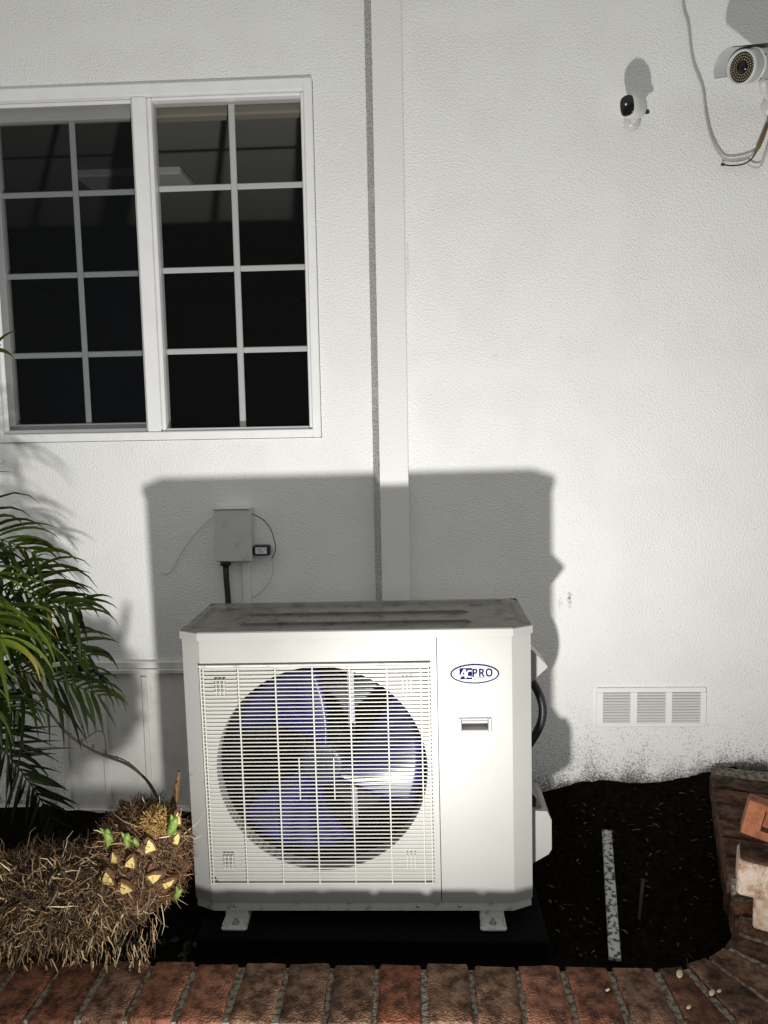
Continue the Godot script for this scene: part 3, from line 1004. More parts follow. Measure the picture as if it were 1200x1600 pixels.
	b.quad(Vector3(hx - hw, hy - hh, 0), Vector3(hx + hw, hy - hh, 0), Vector3(hx + hw, hy - hh, hz), Vector3(hx - hw, hy - hh, hz))
	b.quad(Vector3(hx - hw, hy - hh, 0), Vector3(hx - hw, hy - hh, hz), Vector3(hx - hw, hy + hh, hz), Vector3(hx - hw, hy + hh, 0))
	b.quad(Vector3(hx + hw, hy - hh, hz), Vector3(hx + hw, hy - hh, 0), Vector3(hx + hw, hy + hh, 0), Vector3(hx + hw, hy + hh, hz))
	frame_ring(b, hx - hw - 0.009, hx + hw + 0.009, hy - hh - 0.007, hy + hh + 0.007, 0.009, 0.009, 0.007, 0.007, -0.001, 0.004, 0.002)
	part("handle", b.done(), M.cabinet, ac)
	# base pan
	b = MB.new()
	b.prism([Vector2(-HX + 0.003, -BK), Vector2(-HX + 0.003, -CZ + 0.003), Vector2(-FX + 0.002, 0.003), Vector2(FX - 0.002, 0.003), Vector2(HX - 0.003, -CZ + 0.003), Vector2(HX - 0.003, -BK)], 0.034, 0.0595, Transform3D(Basis(Vector3(1, 0, 0), Vector3(0, 0, -1), Vector3(0, 1, 0)), Vector3.ZERO))
	part("base_pan", b.done(), M.base_steel, ac)
	for x in [-0.365, 0.158, 0.277]:
		var sc := MB.new(true)
		sc.lathe([Vector2(0, 0.004), Vector2(0.003, 0.0035), Vector2(0.0048, 0.0015), Vector2(0.005, 0)], 12, Transform3D(Basis(), Vector3(x, 0.049, -0.002)))
		part("screw", sc.done(), M.bright_steel, ac)
	# lid: skirt, sloping rim and a pressed, recessed top
	b = MB.new()
	var o := 0.006
	var outline := [Vector2(-HX - o, -BK + 0.01), Vector2(-HX - o, -CZ), Vector2(-FX - 0.003, -o), Vector2(FX + 0.003, -o), Vector2(HX + o, -CZ), Vector2(HX + o, -BK + 0.01)]
	var at := func(p: Vector2, y: float, k: float) -> Vector3:
		var c := Vector2(0, -BK / 2)
		var q := c + (p - c) * Vector2(1.0 - k / (HX + o), 1.0 - k / 0.18)
		return Vector3(q.x, y, -q.y)
	var levels := [[0.829, 0.0], [0.850, 0.0], [0.853, 0.003]]
	for lv in levels.size() - 1:
		for i in 6:
			var p: Vector2 = outline[i]
			var q: Vector2 = outline[(i + 1) % 6]
			b.quad(at.call(q, levels[lv][0], levels[lv][1]), at.call(p, levels[lv][0], levels[lv][1]), at.call(p, levels[lv + 1][0], levels[lv + 1][1]), at.call(q, levels[lv + 1][0], levels[lv + 1][1]))
	var under := MB.new()
	var lid := part("lid", b.done(), M.cabinet, ac)
	b = MB.new()
	var back_cut := [Vector2(-HX - o + 0.03, -BK + 0.007), Vector2(-HX - o + 0.003, -BK - 0.03), Vector2(-HX - o + 0.003, -CZ + 0.001), Vector2(-FX - 0.002, -o + 0.003), Vector2(FX + 0.002, -o + 0.003), Vector2(HX + o - 0.003, -CZ + 0.001), Vector2(HX + o - 0.003, -BK - 0.03), Vector2(HX + o - 0.03, -BK + 0.007)]
	var lv2 := [[0.853, 0.0], [0.8535, 0.020], [0.845, 0.030]]
	for lv in lv2.size() - 1:
		for i in 8:
			var p: Vector2 = back_cut[i]
			var q: Vector2 = back_cut[(i + 1) % 8]
			b.quad(at.call(q, lv2[lv][0], lv2[lv][1]), at.call(p, lv2[lv][0], lv2[lv][1]), at.call(p, lv2[lv + 1][0], lv2[lv + 1][1]), at.call(q, lv2[lv + 1][0], lv2[lv + 1][1]))
	for i in range(1, 7):
		b.tri(at.call(back_cut[0], 0.845, 0.030), at.call(back_cut[i + 1], 0.845, 0.030), at.call(back_cut[i], 0.845, 0.030))
	# two long pressed ribs
	for z in [-0.12, -0.235]:
		b.prism([Vector2(-0.34, 0.845), Vector2(0.33, 0.845), Vector2(0.315, 0.852), Vector2(-0.325, 0.852)], z - 0.022, z + 0.022)
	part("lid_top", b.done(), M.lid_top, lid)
	b = MB.new()
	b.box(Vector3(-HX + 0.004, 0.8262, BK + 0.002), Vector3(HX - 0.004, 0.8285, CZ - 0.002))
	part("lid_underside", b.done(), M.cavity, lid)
	# inside: shroud, coil, bulkhead, motor and fan
	var fx := Transform3D(Basis(), Vector3(hc.x, hc.y, 0))
	b = MB.new(true)
	b.lathe([Vector2(R, rz), Vector2(R - 0.001, -0.016), Vector2(R - 0.002, -0.03), Vector2(R - 0.002, -0.058)], 72, fx * Transform3D(Basis.from_scale(Vector3(1, 1, 1)), Vector3.ZERO))
	part("fan_shroud", b.done(), M.cabinet, ac)
	b = MB.new()
	b.box(Vector3(-HX + 0.01, 0.062, -0.325), Vector3(sx - 0.01, 0.822, -0.315))
	b.box(Vector3(sx - 0.008, 0.062, -0.325), Vector3(sx - 0.004, 0.822, -0.03))
	b.box(Vector3(-HX + 0.004, 0.062, -0.325), Vector3(-HX + 0.008, 0.822, -0.06))
	b.box(Vector3(-HX + 0.01, 0.0605, -0.325), Vector3(HX - 0.01, 0.064, -0.03))
	b.box(Vector3(sx - 0.020, y0, -0.0145), Vector3(sx + 0.020, y1, -0.0125))
	part("inner_casing", b.done(), M.cavity, ac)
	b = MB.new()
	b.box(Vector3(-HX + 0.002, 0.060, BK + 0.001), Vector3(HX - 0.002, 0.826, BK + 0.004))
	part("back_panel", b.done(), M.base_steel, ac)
	b = MB.new()
	for k in 60:
		var y := 0.072 + k * 0.0124
		b.box(Vector3(-HX + 0.012, y, -0.315), Vector3(sx - 0.012, y + 0.0035, -0.300))
	var coil := part("coil", b.done(), M.coil_fin, ac)
	tag(coil, "", "", "", "stuff")
	for x in [-0.187, -0.033]:
		b = MB.new()
		b.box(Vector3(x - 0.010, 0.066, -0.235), Vector3(x + 0.010, 0.82, -0.225), 0.002)
		b.box(Vector3(x - 0.010, 0.066, -0.225), Vector3(x - 0.007, 0.82, -0.212))
		b.box(Vector3(x + 0.007, 0.066, -0.225), Vector3(x + 0.010, 0.82, -0.212))
		part("motor_bracket", b.done(), M.galvanised, ac)
	b = MB.new(true)
	b.lathe([Vector2(0.0, -0.10), Vector2(0.055, -0.105), Vector2(0.062, -0.12), Vector2(0.062, -0.215), Vector2(0.0, -0.222)], 32, fx)
	part("motor", b.done(), M.galvanised, ac)
	b = MB.new(true)
	b.lathe([Vector2(0.0, -0.036), Vector2(0.012, -0.037), Vector2(0.014, -0.044), Vector2(0.050, -0.047), Vector2(0.064, -0.053), Vector2(0.066, -0.064), Vector2(0.064, -0.13), Vector2(0.02, -0.132)], 40, fx)
	var fan := part("fan", b.done(), M.fan_hub, ac)
	# blades: twisted, swept sheets with thickness
	b = MB.new(true)
	var blade := func(i: int, j: int, side: float) -> Vector3:
		var u := i / 10.0
		var v := j / 14.0
		var r := lerpf(0.060, 0.282, u)
		var span := lerpf(1.0, 1.30, u)
		var a := -0.5 * span + v * span + 0.38 * u
		var z := lerpf(-0.052, -0.128, v) + 0.022 * sin(v * PI) - 0.010 * u
		return Vector3(r * cos(a), r * sin(a), z + side * 0.0015)
	for i in 10:
		for j in 14:
			b.quad(blade.call(i, j, 1), blade.call(i + 1, j, 1), blade.call(i + 1, j + 1, 1), blade.call(i, j + 1, 1))
			b.quad(blade.call(i, j + 1, -1), blade.call(i + 1, j + 1, -1), blade.call(i + 1, j, -1), blade.call(i, j, -1))
	for j in 14:
		b.quad(blade.call(10, j, 1), blade.call(10, j, -1), blade.call(10, j + 1, -1), blade.call(10, j + 1, 1))
	for i in 10:
		b.quad(blade.call(i, 0, 1), blade.call(i, 0, -1), blade.call(i + 1, 0, -1), blade.call(i + 1, 0, 1))
		b.quad(blade.call(i + 1, 14, 1), blade.call(i + 1, 14, -1), blade.call(i, 14, -1), blade.call(i, 14, 1))
	var bm := b.done()
	for k in 3:
		part("blade", bm, M.fan_blade, fan, fx * Transform3D(Basis(Vector3.BACK, -0.22 + k * TAU / 3.0), Vector3.ZERO))
	# grille: bars, ribs and surround
	var bar := MB.new()
	bar.box(Vector3(gx0 - 0.002, -0.0016, 0.0035), Vector3(gx1 + 0.002, 0.0016, 0.0070), 0.0007)
	var bar_mesh := bar.done()
	var nb := 57
	for k in nb:
		var y := gy0 + 0.004 + (gy1 - gy0 - 0.010) * k / (nb - 1.0)
		part("grille_bar", bar_mesh, M.grille_paint, ac, Transform3D(Basis(), Vector3(0, y, 0)))
	var rib := MB.new()
	rib.box(Vector3(-0.0018, gy0 - 0.001, 0.0006), Vector3(0.0018, gy1 - 0.004, 0.0080), 0.0007)
	var rib_mesh := rib.done()
	for x in [-0.441 + 0.012, -0.4205, -0.323, -0.220, -0.117, -0.0145, 0.0885, 0.181, 0.2025]:
		part("grille_rib", rib_mesh, M.grille_paint, ac, Transform3D(Basis(), Vector3(x, 0, 0)))
	var shr := MB.new()
	shr.box(Vector3(-0.0014, -0.062, 0.0010), Vector3(0.0014, 0.062, 0.0085), 0.0006)
	for x in [-0.163, -0.066]:
		part("grille_rib", shr.done() if x < -0.1 else shr.done(), M.grille_paint, ac, Transform3D(Basis(), Vector3(x, 0.431, 0)))
	var tiny := MB.new()
	tiny.box(Vector3(-0.0014, -0.022, -0.0115), Vector3(0.0014, 0.022, 0.0068), 0.0006)
	var tiny_mesh := tiny.done()
	for cx in [-0.375, 0.143]:
		for cy in [0.697, 0.185]:
			for k in 3:
				part("grille_rib", tiny_mesh, M.grille_paint, ac, Transform3D(Basis(), Vector3(cx + (k - 1) * 0.011, cy, 0)))
	b = MB.new()
	b.box(Vector3(gx0 - 0.004, gy1 - 0.003, 0.0004), Vector3(gx1 + 0.002, gy1 + 0.003, 0.0085), 0.001)
	part("grille_rim", b.done(), M.base_steel, ac)
	# oval badge
	var badge_at := Transform3D(Basis(), Vector3(0.3285, 0.7245, 0.0))
	b = MB.new()
	oval(b, 0.0655, 0.0262, 0.0, 0.0, 0.0002, 0.0012)
	var badge := part("badge", b.done(), M.logo_white, ac, badge_at)
	b = MB.new()
	oval(b, 0.0665, 0.0272, 0.0625, 0.0240, 0.0004, 0.0018)
	part("badge_ring", b.done(), M.logo_ring, badge)
	b = MB.new()
	b.box(Vector3(-0.0415, -0.0150, 0.0008), Vector3(-0.0070, 0.0165, 0.0018), 0.0004)
	part("badge_square", b.done(), M.logo_navy, badge)
	var slant := Basis(Vector3(1, 0, 0), Vector3(0.22, 1, 0), Vector3(0, 0, 1))
	part("badge_lettering", text_mesh("A", 0.0245), M.logo_white, badge, Transform3D(slant, Vector3(-0.0305, 0.0000, 0.0023)))
	part("badge_lettering", text_mesh("C", 0.0205), M.logo_white, badge, Transform3D(Basis(), Vector3(-0.0160, 0.0000, 0.0024)))
	part("badge_lettering", text_mesh("PRO", 0.0225, 0.0008, true), M.logo_ring, badge, Transform3D(Basis.from_scale(Vector3(0.95, 1.0, 1.0)), Vector3(0.0205, 0.0025, 0.0019)))
	part("badge_lettering", text_mesh(".com", 0.0115, 0.0006, false), M.logo_grey, badge, Transform3D(Basis(), Vector3(0.0100, -0.0128, 0.0018)))
	# covers on the right-hand side
	b = MB.new()
	b.prism([Vector2(HX + 0.001, 0.632), Vector2(HX + 0.016, 0.636), Vector2(HX + 0.068, 0.684), Vector2(HX + 0.069, 0.690), Vector2(HX + 0.026, 0.738), Vector2(HX + 0.001, 0.752)], -0.28, -0.17)
	part("cable_cover", b.done(), M.cabinet, ac)
	b = MB.new()
	b.prism([Vector2(HX + 0.001, 0.110), Vector2(HX + 0.014, 0.112), Vector2(HX + 0.060, 0.140), Vector2(HX + 0.069, 0.155), Vector2(HX + 0.069, 0.245), Vector2(HX + 0.056, 0.272), Vector2(HX + 0.001, 0.276)], -0.285, -0.11)
	part("valve_cover", b.done(), M.cabinet, ac)
	b = MB.new()
	b.prism([Vector2(HX + 0.001, 0.278), Vector2(HX + 0.045, 0.276), Vector2(HX + 0.030, 0.300), Vector2(HX + 0.001, 0.335)], -0.27, -0.13)
	part("pipe_sleeve", b.done(), M.black_plastic, ac)
	# feet with bolts
	for x in [-0.362, 0.368]:
		b = MB.new()
		b.prism([Vector2(-0.030, 0.10), Vector2(-0.037, -0.034), Vector2(-0.031, -0.040), Vector2(0.031, -0.040), Vector2(0.037, -0.034), Vector2(0.030, 0.10)], 0.002, 0.006, Transform3D(Basis(Vector3(1, 0, 0), Vector3(0, 0, -1), Vector3(0, 1, 0)), Vector3(x, 0, 0.0)))
		for s in [-1, 1]:
			b.box(Vector3(x + s * 0.033 - 0.002, 0.004, -0.10), Vector3(x + s * 0.033 + 0.002, 0.014, 0.030), 0.001)
		b.box(Vector3(x - 0.033, 0.006, -0.012), Vector3(x + 0.033, 0.033, -0.008))
		var ft := part("foot", b.done(), M.base_steel, ac)
		b = MB.new()
		b.lathe([Vector2(0.0, 0.018), Vector2(0.005, 0.018), Vector2(0.005, 0.011), Vector2(0.008, 0.011), Vector2(0.008, 0.006), Vector2(0.012, 0.006), Vector2(0.012, 0.004)], 6, Transform3D(Basis(Vector3.RIGHT, -PI / 2), Vector3(x, 0.0, 0.012)))
		part("bolt", b.done(), M.bright_steel, ft)
	# pad
	b = MB.new()
	b.box(Vector3(-0.632, 0.012, 0.20), Vector3(0.345, 0.0895, 0.772), 0.006)
	var pad := part("equipment_pad", b.done(), M.pad_plastic, self)
	tag(pad, "black plastic equipment pad under the air conditioner", "pad")
	# flexible conduit looping beside the unit
	var pts := []
	var rad := []
	for i in 121:
		var t := i / 120.0
		pts.append(Vector3(0.328 + 0.056 * sin(t * PI), 0.735 - 0.27 * t, 0.425 - 0.03 * t))
		rad.append(0.0125 + (0.0016 if i % 3 == 0 else 0.0))
	b = MB.new(true)
	b.tube(pts, rad, 10)
	var hose := part("flexible_conduit", b.done(), M.hose_grey, self)
	tag(hose, "dark ribbed flexible conduit looping out at the unit's right side", "conduit")

# ------------------------------------------------------------------ things fixed to the wall
func build_wall_gear():
	var bx := thing("disconnect_box", "grey electrical disconnect box on the wall above the air conditioner", "electrical box", Vector3(-0.659, 1.121, 0))
	var b := MB.new()
	b.box(Vector3(-0.064, -0.096, 0.001), Vector3(0.066, 0.099, 0.052), 0.003)
	part("body", b.done(), M.box_grey, bx)
	b = MB.new()
	b.box(Vector3(-0.065, -0.094, 0.0525), Vector3(0.064, 0.093, 0.059), 0.003)
	part("cover", b.done(), M.box_grey, bx)
	b = MB.new()
	b.box(Vector3(0.052, -0.082, 0.0592), Vector3(0.056, -0.062, 0.061), 0.001)
	b.box(Vector3(0.0525, -0.078, 0.061), Vector3(0.0555, -0.073, 0.066), 0.001)
	part("latch", b.done(), M.base_steel, bx)
	b = MB.new()
	b.box(Vector3(-0.070, 0.0935, 0.0525), Vector3(0.064, 0.099, 0.064), 0.002)
	part("drip_lip", b.done(), M.box_grey, bx)
	b = MB.new(true)
	b.tube([Vector3(-0.694, 1.028, 0.035), Vector3(-0.694, 1.010, 0.035)], 0.019, 12)
	b.tube([Vector3(-0.694, 1.012, 0.035), Vector3(-0.6935, 0.96, 0.035), Vector3(-0.690, 0.90, 0.037), Vector3(-0.684, 0.80, 0.05), Vector3(-0.66, 0.70, 0.10), Vector3(-0.62, 0.62, 0.20), Vector3(-0.55, 0.60, 0.34)], 0.0105, 12)
	var o := part("black_conduit", b.done(), M.rubber, self)
	tag(o, "black flexible conduit dropping from the grey disconnect box behind the unit", "conduit")
	b = MB.new()
	b.box(Vector3(-0.641, 0.30, 0.001), Vector3(-0.611, 1.022, 0.017), 0.004)
	o = part("wall_conduit", b.done(), M.stucco_trim, self)
	tag(o, "white painted cable cover running down the wall under the disconnect box", "cable cover")
	var s := thing("surge_protector", "small black device with a white label beside the disconnect box", "electrical device", Vector3(-0.5605, 1.063, 0.0))
	b = MB.new()
	b.box(Vector3(-0.030, -0.019, 0.012), Vector3(0.030, 0.019, 0.045), 0.005)
	b.tube([Vector3(-0.029, 0, 0.03), Vector3(-0.036, 0, 0.03)], 0.009, 10)
	part("body", b.done(), M.black_plastic, s)
	b = MB.new()
	b.box(Vector3(-0.021, -0.011, 0.0445), Vector3(0.020, 0.012, 0.0458))
	part("sticker", b.done(), M.label_white, s)
	b = MB.new()
	for q in [[-0.017, 0.001, 0.005], [-0.004, 0.002, 0.005], [0.010, 0.015, 0.004], [-0.014, -0.004, -0.004], [-0.002, 0.009, -0.004]]:
		b.box(Vector3(minf(q[0], q[1]), q[2] - 0.0012, 0.0457), Vector3(maxf(q[0], q[1]) + 0.001, q[2] + 0.0012, 0.0462))
	part("print", b.done(), M.ink, s)
	# thin wires
	b = MB.new(true)
	b.tube(smooth_path([Vector3(-0.592, 1.195, 0.03), Vector3(-0.555, 1.175, 0.03), Vector3(-0.527, 1.14, 0.03), Vector3(-0.513, 1.09, 0.03), Vector3(-0.513, 1.06, 0.03), Vector3(-0.527, 1.03, 0.025)], 6), 0.0016, 6)
	o = part("thin_wire", b.done(), M.wire_dark, self)
	tag(o, "thin black wire curving to the right of the surge device", "wire")
	b = MB.new(true)
	b.tube(smooth_path([Vector3(-0.527, 1.03, 0.024), Vector3(-0.524, 0.99, 0.02), Vector3(-0.54, 0.945, 0.015), Vector3(-0.575, 0.905, 0.01), Vector3(-0.605, 0.885, 0.01)], 6), 0.0011, 6)
	o = part("thin_wire", b.done(), M.wire_white, self)
	tag(o, "pale thin wire hanging below the surge device", "wire")
	b = MB.new(true)
	b.tube(smooth_path([Vector3(-0.73, 1.192, 0.01), Vector3(-0.80, 1.13, 0.008), Vector3(-0.85, 1.07, 0.007), Vector3(-0.905, 0.985, 0.006), Vector3(-0.94, 0.975, 0.006)], 6), 0.0011, 6)
	o = part("thin_wire", b.done(), M.wire_white, self)
	tag(o, "pale thin wire sagging left from the disconnect box along the wall", "wire")

func smooth_path(p: Array, n: int) -> Array:
	var out := []
	for i in p.size() - 1:
		for k in n:
			var a: Vector3 = p[maxi(i - 1, 0)]
			var d: Vector3 = p[mini(i + 2, p.size() - 1)]
			var q: Vector3 = p[i]
			out.append(q.cubic_interpolate(p[i + 1], a, d, k / float(n)))
	out.append(p[-1])
	return out

func build_cameras():
	# small white camera
	var c := thing("security_camera", "small white rounded security camera with black face on a wall mount", "security camera", Vector3(0.738, 2.500, 0.0))
	var b := MB.new(true)
	b.lathe([Vector2(0.030, 0.001), Vector2(0.029, 0.006), Vector2(0.018, 0.014), Vector2(0.010, 0.020)], 24, Transform3D(Basis.from_scale(Vector3(0.95, 1.0, 1)), Vector3(0.006, 0.006, 0)))
	b.tube([Vector3(0.006, 0.004, 0.012), Vector3(0.002, 0.000, 0.04), Vector3(-0.008, 0.006, 0.070)], [0.015, 0.0145, 0.013], 14)
	part("mount", b.done(), M.camera_white, c)
	var dir := Vector3(-0.72, -0.20, 0.66).normalized()
	var bx := Vector3.UP.cross(dir).normalized()
	var basis := Basis(bx, dir.cross(bx), dir)
	var body_at := Transform3D(basis, Vector3(-0.014, 0.018, 0.095))
	b = MB.new(true)
	superbox(b, Vector3(0.032, 0.038, 0.046), 3.0, body_at)
	part("body", b.done(), M.camera_white, c)
	b = MB.new(true)
	superbox(b, Vector3(0.0245, 0.0305, 0.006), 3.0, body_at * Transform3D(Basis(), Vector3(0, 0, 0.0415)))
	part("face", b.done(), M.camera_black, c)
	b = MB.new(true)
	superbox(b, Vector3(0.0035, 0.0035, 0.002), 2.0, body_at * Transform3D(Basis(), Vector3(0, 0.004, 0.0472)))
	part("lens", b.done(), M.label_white, c)
	b = MB.new()
	b.box(Vector3(0.020, -0.030, -0.040), Vector3(0.031, -0.016, -0.022), 0.003, body_at)
	part("port_cover", b.done(), M.black_plastic, c)
	# bullet camera at the right edge
	var d := Vector3(-0.80, -0.27, 0.52).normalized()
	bx = Vector3.UP.cross(d).normalized()
	basis = Basis(bx, d.cross(bx), d)
	var bc := thing("bullet_camera", "large grey bullet camera with ring of LEDs and sun visor", "security camera", Vector3(1.13, 2.60, 0.0))
	var face := Transform3D(basis, Vector3(1.016, 2.574, 0.215) - Vector3(1.13, 2.60, 0.0))
	b = MB.new(true)
	b.lathe([Vector2(0.0, -0.19), Vector2(0.042, -0.19), Vector2(0.046, -0.185), Vector2(0.046, -0.012)], 40, face)
	part("housing", b.done(), M.camera_grey, bc)
	b = MB.new(true)
	b.lathe([Vector2(0.046, -0.012), Vector2(0.0485, -0.010), Vector2(0.0485, 0.002), Vector2(0.047, 0.005), Vector2(0.043, 0.004), Vector2(0.0415, -0.004)], 40, face)
	part("bezel", b.done(), M.camera_white, bc)
	b = MB.new(true)
	b.lathe([Vector2(0.0415, -0.004), Vector2(0.0, -0.004)], 32, face)
	part("face_plate", b.done(), M.camera_black, bc)
	var ld := MB.new(true)
	ld.lathe([Vector2(0.0027, 0), Vector2(0.0024, 0.0014), Vector2(0.0, 0.0022)], 8)
	var led := ld.done()
	for ring in [[0.0205, 18], [0.0280, 24], [0.0355, 30]]:
		for k in ring[1]:
			var a: float = TAU * k / ring[1]
			part("led", led, M.led_cream, bc, face * Transform3D(Basis(), Vector3(ring[0] * cos(a), ring[0] * sin(a), -0.0038)))
	b = MB.new(true)
	b.lathe([Vector2(0.016, -0.004), Vector2(0.016, 0.003), Vector2(0.013, 0.004), Vector2(0.010, 0.001), Vector2(0.005, 0.004), Vector2(0.0, 0.005)], 28, face)
	part("lens", b.done(), M.camera_black, bc)
	b = MB.new(true)
	b.lathe([Vector2(0.0555, -0.19), Vector2(0.0555, 0.055), Vector2(0.0580, 0.055), Vector2(0.0580, -0.19)], 24, face, PI * 0.62, PI * 0.42)
	part("visor", b.done(), M.camera_grey, bc)
	b = MB.new(true)
	b.lathe([Vector2(0.0465, -0.058), Vector2(0.0505, -0.056), Vector2(0.0505, -0.046), Vector2(0.0465, -0.044)], 40, face)
	part("clamp_band", b.done(), M.camera_white, bc)
	for a in [0.3, 1.9, 3.5, 5.2]:
		b = MB.new(true)
		b.lathe([Vector2(0.0035, 0), Vector2(0.003, 0.003), Vector2(0, 0.0035)], 10, face * Transform3D(Basis(), Vector3(0.049 * cos(a), 0.049 * sin(a), -0.051)) * Transform3D(Basis(Vector3(-sin(a), cos(a), 0), PI / 2), Vector3.ZERO))
		part("screw", b.done(), M.black_plastic, bc)
	b = MB.new(true)
	var hold := face * Vector3(0, -0.045, -0.10)
	b.tube([hold, hold + Vector3(0.02, -0.02, -0.03), Vector3(0.075, -0.06, 0.03), Vector3(0.075, -0.06, 0.004)], [0.012, 0.014, 0.014, 0.014], 12)
	b.lathe([Vector2(0.036, 0.001), Vector2(0.036, 0.010), Vector2(0.014, 0.016)], 24, Transform3D(Basis(), Vector3(0.075, -0.06, 0)))
	part("bracket", b.done(), M.camera_white, bc)
	# cables
	b = MB.new(true)
	b.tube(smooth_path([Vector3(0.895, 3.15, 0.012), Vector3(0.900, 2.885, 0.012), Vector3(0.920, 2.80, 0.012), Vector3(0.937, 2.69, 0.012), Vector3(0.970, 2.60, 0.014), Vector3(0.984, 2.508, 0.016), Vector3(1.005, 2.43, 0.018), Vector3(1.040, 2.374, 0.018), Vector3(1.075, 2.366, 0.018), Vector3(1.12, 2.372, 0.02), Vector3(1.150, 2.388, 0.025), Vector3(1.175, 2.45, 0.035), Vector3(1.190, 2.55, 0.05)], 8), 0.0034, 8)
	var o := part("camera_cable", b.done(), M.cable_grey, self)
	tag(o, "grey cable looping down the wall from the top to the bullet camera", "cable")
	b = MB.new(true)
	b.tube(smooth_path([Vector3(1.043, 2.350, 0.02), Vector3(1.075, 2.346, 0.02), Vector3(1.115, 2.352, 0.02), Vector3(1.142, 2.375, 0.025), Vector3(1.165, 2.43, 0.03), Vector3(1.19, 2.52, 0.04)], 8), 0.0026, 8)
	b.tube([Vector3(1.036, 2.352, 0.02), Vector3(1.046, 2.350, 0.02)], 0.0048, 8)
	o = part("camera_lead", b.done(), M.wire_dark, self)
	tag(o, "dark camera lead with a plug hanging loose below the cable loop", "cable")
	b = MB.new(true)
	b.tube(smooth_path([Vector3(1.118, 2.352, 0.022), Vector3(1.14, 2.338, 0.022), Vector3(1.163, 2.340, 0.024), Vector3(1.178, 2.38, 0.03), Vector3(1.2, 2.46, 0.04)], 8), 0.0024, 8)
	b.tube([Vector3(1.166, 2.345, 0.026), Vector3(1.200, 2.46, 0.042)], [0.004, 0.007], 8)
	o = part("camera_splice", b.done(), M.wire_white, self)
	tag(o, "taped grey splice of the camera cables at the right edge", "cable")
	b = MB.new(true)
	b.tube([Vector3(1.143, 2.384, 0.03), Vector3(1.152, 2.40, 0.033), Vector3(1.176, 2.47, 0.04)], [0.0045, 0.007, 0.006], 8)
	o = part("taped_joint", b.done(), M.cable_tape, self)
	tag(o, "brown taped cable joint below the bullet camera", "cable joint")

func superbox(b: MB, h: Vector3, e: float, xf: Transform3D):
	var n := 20
	var f := func(i: int, j: int) -> Vector3:
		var a := TAU * i / n
		var t := PI * j / 14.0
		var d := Vector3(sin(t) * cos(a), sin(t) * sin(a), cos(t))
		var s := pow(pow(absf(d.x), e) + pow(absf(d.y), e) + pow(absf(d.z), e), -1.0 / e)
		return xf * (d * s * h)
	for i in n:
		for j in 14:
			if j > 0: b.tri(f.call(i, j), f.call(i, j + 1), f.call(i + 1, j))
			if j < 13: b.tri(f.call(i + 1, j), f.call(i, j + 1), f.call(i + 1, j + 1))

# ------------------------------------------------------------------ plants
func ribbon(b: MB, p: Array, w: Array, nrm: Vector3, c0: Color, c1: Color):
	# a blade folded along its middle
	var L := []
	var Rt := []
	var Md := []
	for i in p.size():
		var t: Vector3 = (p[mini(i + 1, p.size() - 1)] - p[maxi(i - 1, 0)]).normalized()
		var s := t.cross(nrm).normalized()
		var up := s.cross(t).normalized()
		L.append(p[i] - s * w[i] + up * w[i] * 0.35)
		Rt.append(p[i] + s * w[i] + up * w[i] * 0.35)
		Md.append(p[i])
	for i in p.size() - 1:
		var k := i / float(p.size() - 1)
		b.st.set_color(c0.lerp(c1, k))
		b.quad(L[i], Md[i], Md[i + 1], L[i + 1])
		b.quad(Md[i], Rt[i], Rt[i + 1], Md[i + 1])

func add_frond(palm: Node3D, p0: Vector3, p1: Vector3, p2: Vector3, p3: Vector3, n: int, ln: float, nrm: Vector3, droop: float, bright: float, from := 0.12):
	var rach := []
	var rr := []
	for i in 33:
		var t := i / 32.0
		rach.append(p0.bezier_interpolate(p1, p2, p3, t))
		rr.append(lerpf(0.0075, 0.0012, t))
	var b := MB.new(true)
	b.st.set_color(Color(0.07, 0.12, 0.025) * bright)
	b.tube(rach, rr, 6)
	var fr := part("frond", b.done(), M.leaf, palm)
	b = MB.new(true)
	for i in n:
		var t := lerpf(from, 1.0, (i + 0.5) / n)
		var c := p0.bezier_interpolate(p1, p2, p3, t)
		var tg := (p0.bezier_interpolate(p1, p2, p3, minf(t + 0.02, 1.0)) - p0.bezier_interpolate(p1, p2, p3, t - 0.02)).normalized()
		var side := tg.cross(nrm).normalized()
		var up := side.cross(tg).normalized()
		var l := ln * (0.45 + 0.75 * sin(PI * pow(t, 0.8))) * rng.randf_range(0.75, 1.25)
		for s in [-1.0, 1.0]:
			var d: Vector3 = (side * s * rng.randf_range(0.55, 1.0) + tg * (lerpf(0.45, 0.95, t) + rng.randf_range(-0.25, 0.25)) + up * rng.randf_range(-0.10, 0.55)).normalized()
			var dr := droop * rng.randf_range(0.45, 1.55)
			var sway := Vector3(rng.randfn(), 0, rng.randfn()) * 0.05
			var pts := []
			var ws := []
			var q := c
			var steps := 7
			var wmax := rng.randf_range(0.0040, 0.0070)
			for k in steps + 1:
				var u := k / float(steps)
				pts.append(q)
				ws.append(maxf(wmax * sin(PI * (0.12 + 0.88 * pow(u, 0.75))), 0.0003))
				d = (d + sway + Vector3(0, -dr * (0.25 + 1.3 * u * u) / steps * 2.2, 0)).normalized()
				q = q + d * l / steps
			var g := rng.randf_range(0.5, 1.4) * bright  # leaf tone carries the painted shade of each frond
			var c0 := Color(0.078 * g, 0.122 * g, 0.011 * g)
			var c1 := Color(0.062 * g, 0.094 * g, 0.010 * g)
			if rng.randf() < 0.010: c1 = Color(0.24, 0.17, 0.04)
			ribbon(b, pts, ws, up, c0, c1)
	var lf := part("leaflets", b.done(), M.leaf, fr)
	tag(lf, "", "", "", "stuff")

